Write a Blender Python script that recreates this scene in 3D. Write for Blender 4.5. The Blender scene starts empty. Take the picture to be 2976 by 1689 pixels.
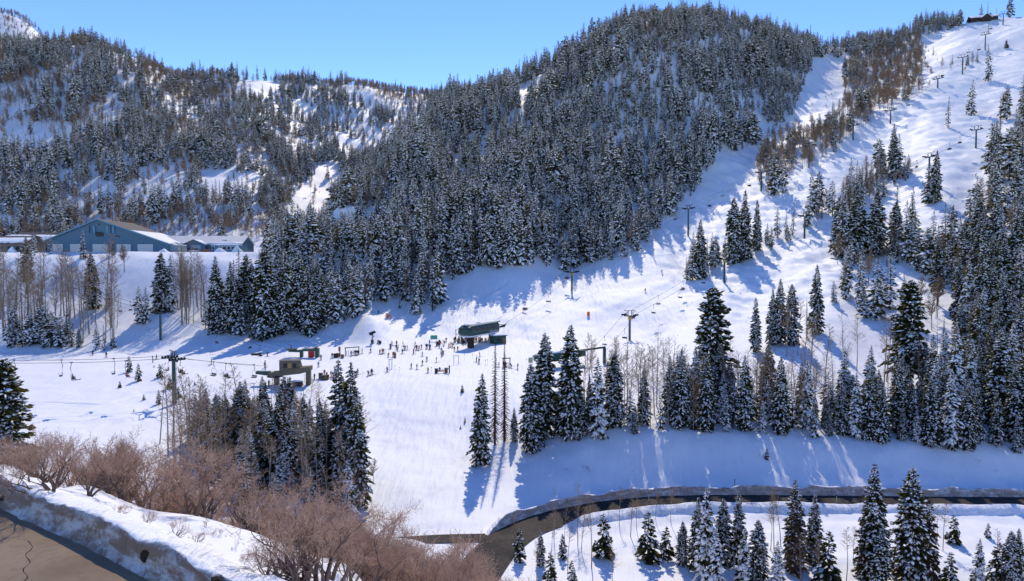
import bpy, bmesh, math, random
import numpy as np
from mathutils import Vector, Matrix, Euler

# ------------------------------------------------------------------ camera, sky, sun, exposure
SC = bpy.context.scene
COL = SC.collection
FPX, CX, CY, IMW, IMH = 1984.0, 1488.0, 844.5, 2976, 1689      # photograph's pixels
PITCH = math.radians(-2.6)
CAMH = 30.0
cam_d = bpy.data.cameras.new('camera')
cam_d.sensor_fit = 'HORIZONTAL'; cam_d.sensor_width = 36.0; cam_d.lens = 24.0
cam_d.clip_start = 0.5; cam_d.clip_end = 6000.0
cam = bpy.data.objects.new('camera', cam_d); COL.objects.link(cam)
cam.location = (0, 0, CAMH); cam.rotation_euler = (math.pi / 2 + PITCH, 0, 0)
SC.camera = cam

SUN_EL, SUN_AZ = math.radians(43.0), math.radians(4.0)          # azimuth measured from +Y (straight ahead), towards +X
world = bpy.data.worlds.new('World'); SC.world = world; world.use_nodes = True
wn, wl = world.node_tree.nodes, world.node_tree.links
for n in list(wn): wn.remove(n)
sky = wn.new('ShaderNodeTexSky'); sky.sky_type = 'NISHITA'; sky.sun_disc = False
sky.sun_elevation = SUN_EL; sky.sun_rotation = SUN_AZ
sky.altitude = 2300; sky.air_density = 1.0; sky.dust_density = 0.03; sky.ozone_density = 1.6
hs = wn.new('ShaderNodeHueSaturation'); hs.inputs['Saturation'].default_value = 1.24; hs.inputs['Hue'].default_value = 0.514
bg = wn.new('ShaderNodeBackground'); bg.inputs['Strength'].default_value = 0.135
wo = wn.new('ShaderNodeOutputWorld')
wl.new(sky.outputs[0], hs.inputs['Color']); wl.new(hs.outputs[0], bg.inputs[0]); wl.new(bg.outputs[0], wo.inputs[0])
sd = bpy.data.lights.new('sun', 'SUN'); sd.energy = 2.0; sd.angle = math.radians(0.53); sd.color = (1.0, 0.88, 0.69)
sun = bpy.data.objects.new('sun', sd); COL.objects.link(sun)
sdir = Vector((math.sin(SUN_AZ) * math.cos(SUN_EL), math.cos(SUN_AZ) * math.cos(SUN_EL), math.sin(SUN_EL)))
sun.rotation_euler = (-sdir).to_track_quat('-Z', 'Y').to_euler()
sun.location = (0, 300, 500)
SC.view_settings.view_transform = 'Standard'; SC.view_settings.look = 'None'
SC.view_settings.exposure = 0.8; SC.view_settings.gamma = 1.0; SC.view_settings.use_curve_mapping = False
SC.render.engine = 'CYCLES'
cy = SC.cycles
cy.max_bounces = 8; cy.diffuse_bounces = 6; cy.glossy_bounces = 2; cy.transmission_bounces = 3; cy.transparent_max_bounces = 4
cy.volume_bounces = 0
cy.use_denoising = True; cy.denoiser = 'OPENIMAGEDENOISE'; cy.denoising_input_passes = 'RGB_ALBEDO_NORMAL'; cy.denoising_prefilter = 'ACCURATE'; cy.caustics_reflective = False; cy.caustics_refractive = False; cy.sample_clamp_indirect = 6.0
cy.use_adaptive_sampling = True; cy.adaptive_threshold = 0.02
SC.render.use_persistent_data = False

# ------------------------------------------------------------------ helpers
rng = random.Random(7)
nrg = np.random.default_rng(11)
cp, sp = math.cos(PITCH), math.sin(PITCH)

def ray(u, v):
    """pixel -> direction with y = 1"""
    a = (u - CX) / FPX; b = (CY - v) / FPX
    dx, dy, dz = a, cp - b * sp, sp + b * cp
    return dx / dy, dz / dy

def at(u, v, y):
    dx, dz = ray(u, v)
    return Vector((dx * y, y, CAMH + dz * y))

def project(x, y, z):
    """world -> pixel (numpy)"""
    zz = z - CAMH
    dep = y * cp + zz * sp
    up = -y * sp + zz * cp
    return CX + FPX * x / dep, CY - FPX * up / dep

_perm = nrg.permutation(512)
_grad = nrg.uniform(-1, 1, (512,))
def vnoise(x, y, s=0):
    xi = np.floor(x).astype(np.int64); yi = np.floor(y).astype(np.int64)
    fx = x - xi; fy = y - yi
    fx = fx * fx * fx * (fx * (fx * 6 - 15) + 10); fy = fy * fy * fy * (fy * (fy * 6 - 15) + 10)
    def h(i, j): return _grad[(_perm[(i + s * 17) % 512] + j * 57 + s) % 512]
    a = h(xi, yi); b = h(xi + 1, yi); c = h(xi, yi + 1); d = h(xi + 1, yi + 1)
    return (a * (1 - fx) + b * fx) * (1 - fy) + (c * (1 - fx) + d * fx) * fy
def fbm(x, y, octv=4, s=0):
    t = 0; a = 1.0; f = 1.0
    for k in range(octv):
        t = t + a * vnoise(x * f + 13.1 * k, y * f + 7.7 * k, s + k); a *= 0.5; f *= 2.03
    return t

def inpoly(u, v, poly):
    u = np.asarray(u, float); v = np.asarray(v, float); r = np.zeros(u.shape, bool)
    n = len(poly)
    for i in range(n):
        x1, y1 = poly[i]; x2, y2 = poly[(i + 1) % n]
        c = (y1 > v) != (y2 > v)
        xx = (x2 - x1) * (v - y1) / ((y2 - y1) if y2 != y1 else 1e-9) + x1
        r ^= c & (u < xx)
    return r

def polydist(x, y, pts):
    """distance to polyline, plus parameter, signed side (numpy)"""
    best = np.full(np.shape(x), 1e9); side = np.zeros(np.shape(x)); zz = np.zeros(np.shape(x))
    for (a, b) in zip(pts[:-1], pts[1:]):
        dx, dy = b[0] - a[0], b[1] - a[1]; L2 = dx * dx + dy * dy
        t = np.clip(((x - a[0]) * dx + (y - a[1]) * dy) / L2, 0, 1)
        px = a[0] + t * dx; py = a[1] + t * dy
        d = np.hypot(x - px, y - py)
        s = np.sign((x - a[0]) * dy - (y - a[1]) * dx)
        m = d < best
        best = np.where(m, d, best); side = np.where(m, s, side)
        zz = np.where(m, a[2] + t * (b[2] - a[2]), zz) if len(a) > 2 else zz
    return best, side, zz

def smooth(pts, n=6):
    out = []
    for i in range(len(pts) - 1):
        p0 = pts[max(i - 1, 0)]; p1 = pts[i]; p2 = pts[i + 1]; p3 = pts[min(i + 2, len(pts) - 1)]
        for k in range(n):
            t = k / n
            out.append(tuple(0.5 * (2 * b + (c - a) * t + (2 * a - 5 * b + 4 * c - d) * t * t + (3 * b - a - 3 * c + d) * t ** 3)
                             for a, b, c, d in zip(p0, p1, p2, p3)))
    out.append(tuple(pts[-1]))
    return out

# ------------------------------------------------------------------ materials
MATS = {}
def mat(name, col, rough=0.7, metal=0.0, spec=0.3, var=0.0, vscale=2.0, bump=0.0, bscale=8.0, emis=None):
    if name in MATS: return MATS[name]
    m = bpy.data.materials.new(name); m.use_nodes = True
    nt = m.node_tree; p = nt.nodes['Principled BSDF']
    p.inputs['Base Color'].default_value = (*col, 1); p.inputs['Roughness'].default_value = rough
    p.inputs['Metallic'].default_value = metal; p.inputs['Specular IOR Level'].default_value = spec
    tc = None
    if var or bump:
        tc = nt.nodes.new('ShaderNodeTexCoord')
    if var:
        nz = nt.nodes.new('ShaderNodeTexNoise'); nz.inputs['Scale'].default_value = vscale; nz.inputs['Detail'].default_value = 4
        nt.links.new(tc.outputs['Object'], nz.inputs['Vector'])
        mx = nt.nodes.new('ShaderNodeMix'); mx.data_type = 'RGBA'
        mx.inputs['A'].default_value = (*[c * (1 - var) for c in col], 1)
        mx.inputs['B'].default_value = (*[min(1, c * (1 + var)) for c in col], 1)
        nt.links.new(nz.outputs[0], mx.inputs['Factor']); nt.links.new(mx.outputs['Result'], p.inputs['Base Color'])
    if bump:
        nb = nt.nodes.new('ShaderNodeTexNoise'); nb.inputs['Scale'].default_value = bscale; nb.inputs['Detail'].default_value = 3
        nt.links.new(tc.outputs['Object'], nb.inputs['Vector'])
        bp = nt.nodes.new('ShaderNodeBump'); bp.inputs['Strength'].default_value = bump
        nt.links.new(nb.outputs[0], bp.inputs['Height']); nt.links.new(bp.outputs[0], p.inputs['Normal'])
    MATS[name] = m
    return m

def leafmat(name, ca, cb, trans, transcol, spread=0.25):
    """foliage: diffuse + translucent, colour varied from plant to plant"""
    m = bpy.data.materials.new(name); m.use_nodes = True; nt = m.node_tree
    for n in list(nt.nodes): nt.nodes.remove(n)
    oi = nt.nodes.new('ShaderNodeObjectInfo'); tc = nt.nodes.new('ShaderNodeTexCoord')
    nz = nt.nodes.new('ShaderNodeTexNoise'); nz.inputs['Scale'].default_value = 0.9; nz.inputs['Detail'].default_value = 2
    nt.links.new(tc.outputs['Object'], nz.inputs['Vector'])
    ad = nt.nodes.new('ShaderNodeMath'); ad.operation = 'MULTIPLY_ADD'; ad.inputs[1].default_value = 0.55; ad.inputs[2].default_value = 0.0
    nt.links.new(oi.outputs['Random'], ad.inputs[0])
    a2 = nt.nodes.new('ShaderNodeMath'); a2.operation = 'MULTIPLY_ADD'; a2.inputs[1].default_value = 0.6
    nt.links.new(nz.outputs[0], a2.inputs[0]); nt.links.new(ad.outputs[0], a2.inputs[2])
    mx = nt.nodes.new('ShaderNodeMix'); mx.data_type = 'RGBA'
    mx.inputs['A'].default_value = (*ca, 1); mx.inputs['B'].default_value = (*cb, 1)
    nt.links.new(a2.outputs[0], mx.inputs['Factor'])
    d = nt.nodes.new('ShaderNodeBsdfDiffuse'); t = nt.nodes.new('ShaderNodeBsdfTranslucent'); t.inputs[0].default_value = (*transcol, 1)
    nt.links.new(mx.outputs['Result'], d.inputs[0])
    ms = nt.nodes.new('ShaderNodeMixShader'); ms.inputs[0].default_value = trans
    nt.links.new(d.outputs[0], ms.inputs[1]); nt.links.new(t.outputs[0], ms.inputs[2])
    o = nt.nodes.new('ShaderNodeOutputMaterial'); nt.links.new(ms.outputs[0], o.inputs[0])
    MATS[name] = m
    return m

def snow_mat(name, dirt=0.0, bump=0.5):
    m = bpy.data.materials.new(name); m.use_nodes = True; nt = m.node_tree; N = nt.nodes; L = nt.links
    p = N['Principled BSDF']; p.inputs['Roughness'].default_value = 0.62; p.inputs['Specular IOR Level'].default_value = 0.25
    g = N.new('ShaderNodeNewGeometry')
    n1 = N.new('ShaderNodeTexNoise'); n1.inputs['Scale'].default_value = 0.11; n1.inputs['Detail'].default_value = 5; n1.inputs['Roughness'].default_value = 0.6
    L.new(g.outputs['Position'], n1.inputs['Vector'])
    mx = N.new('ShaderNodeMix'); mx.data_type = 'RGBA'
    mx.inputs['A'].default_value = (0.84, 0.855, 0.875, 1); mx.inputs['B'].default_value = (0.92, 0.925, 0.935, 1)
    L.new(n1.outputs[0], mx.inputs['Factor'])
    col = mx.outputs['Result']
    if dirt > 0:
        n2 = N.new('ShaderNodeTexNoise'); n2.inputs['Scale'].default_value = 0.9; n2.inputs['Detail'].default_value = 7; n2.inputs['Roughness'].default_value = 0.68
        mp = N.new('ShaderNodeMapping'); mp.inputs['Scale'].default_value = (0.6, 0.6, 1.5)
        L.new(g.outputs['Position'], mp.inputs['Vector']); L.new(mp.outputs[0], n2.inputs['Vector'])
        cr = N.new('ShaderNodeValToRGB'); cr.color_ramp.elements[0].position = 0.47; cr.color_ramp.elements[0].color = (1, 1, 1, 1)
        cr.color_ramp.elements[1].position = 0.6; cr.color_ramp.elements[1].color = (0.45, 0.45, 0.45, 1)
        L.new(n2.outputs[0], cr.inputs[0])
        at_ = N.new('ShaderNodeAttribute'); at_.attribute_name = 'dirt'
        mm = N.new('ShaderNodeMath'); mm.operation = 'MULTIPLY'; L.new(cr.outputs[0], mm.inputs[0]); L.new(at_.outputs['Fac'], mm.inputs[1])
        mz = N.new('ShaderNodeMath'); mz.operation = 'MULTIPLY'; mz.inputs[1].default_value = dirt; mz.use_clamp = True; L.new(mm.outputs[0], mz.inputs[0])
        m2 = N.new('ShaderNodeMix'); m2.data_type = 'RGBA'; m2.inputs['B'].default_value = (0.27, 0.18, 0.135, 1)
        L.new(mz.outputs[0], m2.inputs['Factor']); L.new(col, m2.inputs['A']); col = m2.outputs['Result']
    L.new(col, p.inputs['Base Color'])
    b1 = N.new('ShaderNodeTexNoise'); b1.inputs['Scale'].default_value = 0.5; b1.inputs['Detail'].default_value = 6; b1.inputs['Roughness'].default_value = 0.55
    L.new(g.outputs['Position'], b1.inputs['Vector'])
    bp = N.new('ShaderNodeBump'); bp.inputs['Strength'].default_value = bump; bp.inputs['Distance'].default_value = 0.5
    L.new(b1.outputs[0], bp.inputs['Height'])
    mp2 = N.new('ShaderNodeMapping'); mp2.inputs['Rotation'].default_value = (0, 0, 0.5); mp2.inputs['Scale'].default_value = (0.9, 0.16, 0.3)
    b2 = N.new('ShaderNodeTexNoise'); b2.inputs['Scale'].default_value = 0.9; b2.inputs['Detail'].default_value = 4
    L.new(g.outputs['Position'], mp2.inputs['Vector']); L.new(mp2.outputs[0], b2.inputs['Vector'])
    bq = N.new('ShaderNodeBump'); bq.inputs['Strength'].default_value = bump * 2.0; bq.inputs['Distance'].default_value = 0.6
    L.new(b2.outputs[0], bq.inputs['Height']); L.new(bp.outputs[0], bq.inputs['Normal']); L.new(bq.outputs[0], p.inputs['Normal'])
    MATS[name] = m
    return m

SNOW = snow_mat('snow', 0.0, 0.22)
SNOW_DIRTY = snow_mat('dirty_snow', 1.0, 0.9)
M_NEEDLE = leafmat('needles', (0.018, 0.030, 0.022), (0.062, 0.07, 0.032), 0.35, (0.16, 0.15, 0.04))
M_NEEDLE_BROWN = leafmat('brown_needles', (0.09, 0.055, 0.03), (0.16, 0.1, 0.055), 0.25, (0.16, 0.1, 0.04))
M_TSNOW = mat('branch_snow', (0.92, 0.93, 0.95), 0.8, spec=0.1)
M_BARK = mat('spruce_bark', (0.085, 0.06, 0.045), 0.9, var=0.4, vscale=4)
M_ASPBARK = mat('aspen_bark', (0.30, 0.25, 0.20), 0.85, var=0.45, vscale=1.6)
M_ASPTWIG = leafmat('aspen_twigs', (0.20, 0.15, 0.11), (0.33, 0.255, 0.185), 0.3, (0.3, 0.22, 0.14))
M_OAKBARK = mat('oak_bark', (0.17, 0.115, 0.09), 0.9, var=0.4, vscale=3)
M_OAKTWIG = leafmat('oak_twigs', (0.36, 0.235, 0.17), (0.54, 0.385, 0.30), 0.3, (0.48, 0.31, 0.22))

# ------------------------------------------------------------------ mesh builder
class MB:
    def __init__(self): self.v = []; self.f = []; self.m = []
    def add(self, vs, fs, mi=0):
        o = len(self.v); self.v.extend([tuple(p) for p in vs]); self.f.extend([tuple(i + o for i in f) for f in fs]); self.m.extend([mi] * len(fs))
        return self
    def box(self, c, s, mi=0, rz=0.0, rx=0.0, ry=0.0):
        M = Euler((rx, ry, rz)).to_matrix(); c = Vector(c)
        vs = [c + M @ Vector((sx * s[0] / 2, sy * s[1] / 2, sz * s[2] / 2)) for sz in (-1, 1) for sy in (-1, 1) for sx in (-1, 1)]
        return self.add(vs, [(0, 2, 3, 1), (4, 5, 7, 6), (0, 1, 5, 4), (1, 3, 7, 5), (3, 2, 6, 7), (2, 0, 4, 6)], mi)
    def beam(self, a, b, w, h=None, mi=0):
        """square beam from a to b"""
        a = Vector(a); b = Vector(b); h = h or w; d = (b - a).normalized()
        up = Vector((0, 0, 1)) if abs(d.z) < 0.95 else Vector((0, 1, 0))
        s = d.cross(up).normalized(); t = s.cross(d)
        vs = [p + s * sx * w / 2 + t * sz * h / 2 for p in (a, b) for (sx, sz) in ((-1, -1), (1, -1), (1, 1), (-1, 1))]
        return self.add(vs, [(3, 2, 1, 0), (4, 5, 6, 7), (0, 1, 5, 4), (1, 2, 6, 5), (2, 3, 7, 6), (3, 0, 4, 7)], mi)
    def tube(self, pts, rs, n=6, mi=0, cap=True):
        pts = [Vector(p) for p in pts]
        if not hasattr(rs, '__len__'): rs = [rs] * len(pts)
        o = len(self.v); prev = None
        for i, p in enumerate(pts):
            d = (pts[min(i + 1, len(pts) - 1)] - pts[max(i - 1, 0)])
            d = d.normalized() if d.length > 1e-9 else Vector((0, 0, 1))
            if prev is None:
                up = Vector((0, 0, 1)) if abs(d.z) < 0.9 else Vector((1, 0, 0)); s = d.cross(up).normalized()
            else:
                s = (prev - d * prev.dot(d)); s = s.normalized() if s.length > 1e-6 else d.orthogonal().normalized()
            prev = s; t = d.cross(s)
            for k in range(n):
                an = 2 * math.pi * k / n
                self.v.append(tuple(p + (s * math.cos(an) + t * math.sin(an)) * rs[i]))
        for i in range(len(pts) - 1):
            for k in range(n):
                a = o + i * n + k; b = o + i * n + (k + 1) % n
                self.f.append((a, b, b + n, a + n)); self.m.append(mi)
        if cap:
            self.f.append(tuple(o + k for k in range(n))[::-1]); self.m.append(mi)
            e = o + (len(pts) - 1) * n
            self.f.append(tuple(e + k for k in range(n))); self.m.append(mi)
        return self
    def loft(self, rings, mi=0, cap=True):
        n = len(rings[0]); o = len(self.v)
        for r in rings: self.v.extend([tuple(p) for p in r])
        for i in range(len(rings) - 1):
            for k in range(n):
                a = o + i * n + k; b = o + i * n + (k + 1) % n
                self.f.append((a, b, b + n, a + n)); self.m.append(mi)
        if cap:
            self.f.append(tuple(o + k for k in range(n))[::-1]); self.m.append(mi)
            e = o + (len(rings) - 1) * n
            self.f.append(tuple(e + k for k in range(n))); self.m.append(mi)
        return self
    def mesh(self, name, mats):
        me = bpy.data.meshes.new(name)
        me.from_pydata(self.v, [], self.f)
        for m in (mats if isinstance(mats, (list, tuple)) else [mats]): me.materials.append(m)
        if any(self.m): me.polygons.foreach_set('material_index', self.m)
        me.update()
        return me
    def build(self, name, mats, parent=None, loc=None, smooth=False):
        me = self.mesh(name, mats)
        if smooth: me.polygons.foreach_set('use_smooth', [True] * len(me.polygons))
        return link(name, me, parent, loc)

def link(name, data, parent=None, loc=None, rz=None):
    o = bpy.data.objects.new(name, data); COL.objects.link(o)
    if parent is not None: o.parent = parent
    if loc is not None: o.location = loc
    if rz is not None: o.rotation_euler = (0, 0, rz)
    return o

def tag(o, label=None, cat=None, group=None, kind=None):
    if label: o['label'] = label
    if cat: o['category'] = cat
    if group: o['group'] = group
    if kind: o['kind'] = kind
    return o

def thing(name, label, cat, loc=(0, 0, 0), rz=0.0, group=None):
    o = bpy.data.objects.new(name, None); COL.objects.link(o)
    o.empty_display_size = 0.3
    o.location = loc; o.rotation_euler = (0, 0, rz)
    return tag(o, label, cat, group)

def copy_thing(src, label=None, group=None):
    r = src.copy(); COL.objects.link(r)
    for ch in src.children:
        c = ch.copy(); COL.objects.link(c); c.parent = r
        for g in ch.children:
            d = g.copy(); COL.objects.link(d); d.parent = c
    if label: r['label'] = label
    if group: r['group'] = group
    return r
# ------------------------------------------------------------------ terrain
NEAR_R = [(15, 7, 0), (35, 0, 0), (50, -6, 0), (65, -10, 0), (78, -11, 0), (104, -10.3, 0), (115, -10, 0), (119, -8.6, 0)]
# column of the valley at pixel u: (depth, v) where the photograph shows the ground, (depth, z, 0) where it is known or hidden
COLS = {
 0: [(15, 17.5, 0), (34, 17.5, 0), (36.5, 17.9, 0), (42, 16.4, 0), (50, 12.5, 0), (60, 8, 0), (75, 3, 0), (90, .5, 0), (105, 0, 0), (130, 0, 0), (180, .5, 0), (215, .5, 0), (222, 2, 0), (250, 16, 0), (276, 31.5, 0), (290, 33, 0), (345, 33.5, 0), (365, 38, 0), (500, 116, 0), (750, 135), (800, 135), (1000, 52), (1150, 340, 0), (1700, 300, 0)],
 120: [(15, 17.5, 0), (31.6, 17.5, 0), (34, 18.0, 0), (40, 16.3, 0), (50, 12, 0), (60, 7.5, 0), (75, 2.5, 0), (90, 0, 0), (105, -.5, 0), (140, 0, 0), (180, .5, 0), (215, .5, 0), (223, 2.2, 0), (250, 15, 0), (277, 31.5, 0), (290, 33, 0), (345, 33.5, 0), (365, 38, 0), (500, 114, 0), (752, 150), (800, 265, 0), (1000, 98), (1150, 330, 0), (1700, 300, 0)],
 220: [(15, 17.5, 0), (29.8, 17.5, 0), (32, 18.1, 0), (36, 17.2, 0), (42, 16, 0), (50, 12, 0), (60, 7, 0), (75, 2, 0), (90, -.5, 0), (110, -1, 0), (140, -.3, 0), (180, .5, 0), (215, .5, 0), (224, 2.5, 0), (250, 14, 0), (278, 31.5, 0), (290, 33, 0), (345, 33.5, 0), (365, 38, 0), (500, 112, 0), (755, 165), (800, 250, 0), (1000, 290, 0), (1700, 300, 0)],
 400: [(15, 17.5, 0), (26.8, 17.5, 0), (28.5, 17.95, 0), (34, 16.5, 0), (40, 15.2, 0), (50, 11, 0), (60, 6, 0), (75, 1, 0), (90, -2, 0), (110, -2.5, 0), (140, -1, 0), (180, .3, 0), (215, .3, 0), (226, 2.5, 0), (250, 12, 0), (280, 31.5, 0), (290, 33, 0), (345, 33.5, 0), (365, 37, 0), (500, 105, 0), (780, 193), (850, 232, 0), (1000, 260, 0), (1700, 300, 0)],
 600: [(15, 17, 0), (24, 17.4, 0), (25.5, 17.9, 0), (32, 16.4, 0), (39, 15, 0), (50, 9.5, 0), (60, 4.5, 0), (75, -1, 0), (90, -4, 0), (110, -4.5, 0), (140, -1.5, 0), (165, 0, 0), (215, .3, 0), (228, 2, 0), (250, 10, 0), (283, 31, 0), (290, 32.5, 0), (345, 33, 0), (370, 37, 0), (500, 98, 0), (720, 200, 0), (830, 226), (950, 238, 0), (1100, 250, 0), (1700, 290, 0)],
 750: [(15, 17, 0), (20, 17.4, 0), (23, 17.6, 0), (30, 16.0, 0), (37, 14.7, 0), (48, 9, 0), (60, 3, 0), (75, -3, 0), (90, -5.5, 0), (110, -5.5, 0), (140, -2, 0), (168, 0, 0), (215, .5, 0), (230, 2, 0), (245, 6, 0), (290, 31, 0), (345, 33, 0), (380, 38, 0), (500, 90, 0), (720, 190, 0), (860, 238), (960, 250, 0), (1100, 262, 0), (1700, 290, 0)],
 900: [(15, 17, 0), (20, 17.4, 0), (28, 16.3, 0), (36, 14, 0), (48, 8, 0), (60, 2, 0), (75, -4.5, 0), (90, -7, 0), (110, -6.5, 0), (140, -3, 0), (170, -.3, 0), (215, .5, 0), (232, 1.5, 0), (250, 7, 0), (290, 24, 0), (330, 36, 0), (400, 44, 0), (480, 660), (560, 565), (640, 480), (760, 172, 0), (950, 254), (1100, 265, 0), (1700, 290, 0)],
 1000: [(15, 17, 0), (20, 16.5, 0), (28, 15, 0), (36, 13.5, 0), (45, 8.5, 0), (58, 2, 0), (72, -4, 0), (85, -8, 0), (100, -9, 0), (125, -6.5, 0), (150, -3, 0), (172, -.5, 0), (215, .6, 0), (238, 2, 0), (255, 8, 0), (300, 30, 0), (390, 590), (450, 56, 0), (600, 88, 0), (800, 180, 0), (1000, 258), (1200, 270, 0), (1700, 290, 0)],
 1100: [(15, 16, 0), (20, 15.5, 0), (35, 11.5, 0), (45, 7, 0), (58, 1, 0), (72, -5, 0), (85, -9, 0), (100, -9.8, 0), (115, -8.2, 0), (126, -7.3, 0), (133, -7.0, 0), (141, -6.0, 0), (152, -3.8, 0), (172, -.7, 0), (225, .8, 0), (245, 6, 0), (270, 885), (330, 38, 0), (450, 500), (520, 84, 0), (700, 124, 0), (850, 200, 0), (1020, 264), (1200, 270, 0), (1700, 290, 0)],
 1200: [(15, 15, 0), (20, 14.5, 0), (32, 11.5, 0), (45, 6, 0), (56, 1.5, 0), (70, -4.5, 0), (84, -9, 0), (96, -10, 0), (104, -9.6, 0), (115, -8.2, 0), (126, -7.4, 0), (133, -7.1, 0), (141, -6.1, 0), (152, -3.9, 0), (172, -.8, 0), (230, .8, 0), (250, 4.5, 0), (275, 885), (330, 42, 0), (520, 420), (600, 114, 0), (800, 173, 0), (930, 235, 0), (1050, 282), (1200, 275, 0), (1700, 290, 0)],
 1330: [(15, 14, 0), (20, 13.5, 0), (35, 8.5, 0), (45, 4.5, 0), (55, 0, 0), (70, -5.5, 0), (84, -9.5, 0), (96, -10, 0), (103, -9.6, 0), (115, -8.4, 0), (126, -7.5, 0), (133, -7.2, 0), (141, -6.2, 0), (152, -4, 0), (172, -.8, 0), (235, 1, 0), (255, 5, 0), (300, 815), (350, 48, 0), (470, 108, 0), (600, 318), (680, 153, 0), (900, 230, 0), (1100, 300), (1250, 280, 0), (1700, 290, 0)],
 1500: [(15, 13, 0), (20, 12, 0), (35, 6, 0), (50, 0, 0), (65, -6, 0), (75, -9, 0), (88, -10, 0), (100, -10, 0), (107, -9.5, 0), (114, -8.7, 0), (127, 1313), (150, 1172), (172, 1100), (235, 1000), (268, 9.5, 0), (310, 785), (370, 60, 0), (470, 116, 0), (650, 256), (720, 198, 0), (1000, 250, 0), (1200, 270, 0), (1700, 290, 0)],
 1660: [(15, 11, 0), (20, 9, 0), (35, 2, 0), (50, -4, 0), (65, -9, 0), (78, -10.5, 0), (104, -10.3, 0), (112, -9.5, 0), (116, -8, 0), (127, 1285), (150, 1150), (172, 1085), (235, 985), (270, 905), (300, 848), (340, 770), (400, 76, 0), (520, 150, 0), (690, 182), (760, 225, 0), (1000, 240, 0), (1200, 260, 0), (1700, 290, 0)],
 1830: NEAR_R + [(129, 1262), (150, 1140), (175, 1075), (235, 985), (275, 865), (330, 725), (365, 645), (735, 108), (800, 262, 0), (1000, 260, 0), (1700, 290, 0)],
 2000: NEAR_R + [(130, 1252), (148, 1185), (175, 1065), (205, 990), (250, 895), (300, 780), (340, 690), (390, 580), (760, 86), (830, 275, 0), (1000, 270, 0), (1700, 290, 0)],
 2200: NEAR_R + [(129, 1265), (150, 1165), (175, 1065), (210, 965), (250, 860), (290, 755), (340, 640), (400, 520), (470, 425), (775, 104), (840, 282, 0), (1000, 280, 0), (1700, 290, 0)],
 2400: NEAR_R + [(128, 1275), (150, 1150), (180, 1020), (220, 880), (290, 705), (370, 510), (430, 410), (510, 305), (640, 205), (790, 138), (900, 290, 0), (1700, 290, 0)],
 2550: NEAR_R + [(127, 1285), (150, 1150), (180, 1030), (225, 850), (290, 680), (350, 520), (400, 420), (500, 280), (640, 172), (760, 126), (850, 280, 0), (1000, 280, 0), (1700, 290, 0)],
 2700: NEAR_R + [(126, 1290), (150, 1155), (185, 1000), (230, 800), (270, 660), (330, 490), (430, 300), (520, 180), (620, 112), (680, 90), (760, 260, 0), (1000, 260, 0), (1700, 290, 0)],
 2850: NEAR_R + [(125, 1300), (150, 1150), (180, 990), (230, 760), (270, 620), (330, 450), (420, 280), (500, 170), (580, 95), (640, 62), (720, 250, 0), (1000, 250, 0), (1700, 290, 0)],
 2990: NEAR_R + [(124, 1310), (150, 1150), (175, 1000), (230, 715), (290, 505), (380, 305), (480, 152), (550, 75), (600, 47), (700, 260, 0), (1000, 250, 0), (1700, 290, 0)],
}
def pchip(xk, yk, x):
    xk = np.asarray(xk, float); yk = np.asarray(yk, float)
    h = np.diff(xk); dl = np.diff(yk) / h
    d = np.zeros(len(xk))
    for i in range(1, len(xk) - 1):
        if dl[i - 1] * dl[i] > 0:
            w1 = 2 * h[i] + h[i - 1]; w2 = h[i] + 2 * h[i - 1]
            d[i] = (w1 + w2) / (w1 / dl[i - 1] + w2 / dl[i])
    d[0] = dl[0]; d[-1] = dl[-1]
    i = np.clip(np.searchsorted(xk, x) - 1, 0, len(xk) - 2)
    t = (x - xk[i]) / h[i]
    return ((1 + 2 * t) * (1 - t) ** 2) * yk[i] + t * (1 - t) ** 2 * h[i] * d[i] + t * t * (3 - 2 * t) * yk[i + 1] + t * t * (t - 1) * h[i] * d[i + 1]

LY = np.linspace(math.log(15), math.log(1700), 900)
AG = np.linspace(-100, 3090, 900)
_us = sorted(COLS)
_tab = []
for u in _us:
    ys, zs = [], []
    for e in COLS[u]:
        ys.append(math.log(e[0])); zs.append(e[1] if len(e) == 3 else at(u, e[1], e[0]).z)
    _tab.append(pchip(ys, zs, LY))
_tab = np.array(_tab)
def _cross(tab):
    """smooth interpolation between the columns"""
    out = np.zeros((len(AG), len(LY)))
    us = np.array(_us, float)
    for k in range(len(LY)):
        yk = tab[:, k]
        h = np.diff(us); dl = np.diff(yk) / h
        d = np.zeros(len(us)); d[1:-1] = (dl[:-1] * h[1:] + dl[1:] * h[:-1]) / (h[1:] + h[:-1]); d[0] = d[-1] = 0
        lim = 2.2 * np.minimum(np.abs(np.r_[dl[0], dl]), np.abs(np.r_[dl, dl[-1]])) + 0.002
        d = np.clip(d, -lim, lim)
        x = np.clip(AG, us[0], us[-1])
        i = np.clip(np.searchsorted(us, x) - 1, 0, len(us) - 2); t = (x - us[i]) / h[i]
        out[:, k] = ((1 + 2 * t) * (1 - t) ** 2) * yk[i] + t * (1 - t) ** 2 * h[i] * d[i] + t * t * (3 - 2 * t) * yk[i + 1] + t * t * (t - 1) * h[i] * d[i + 1]
    return out
TAB = _cross(_tab)

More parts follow.
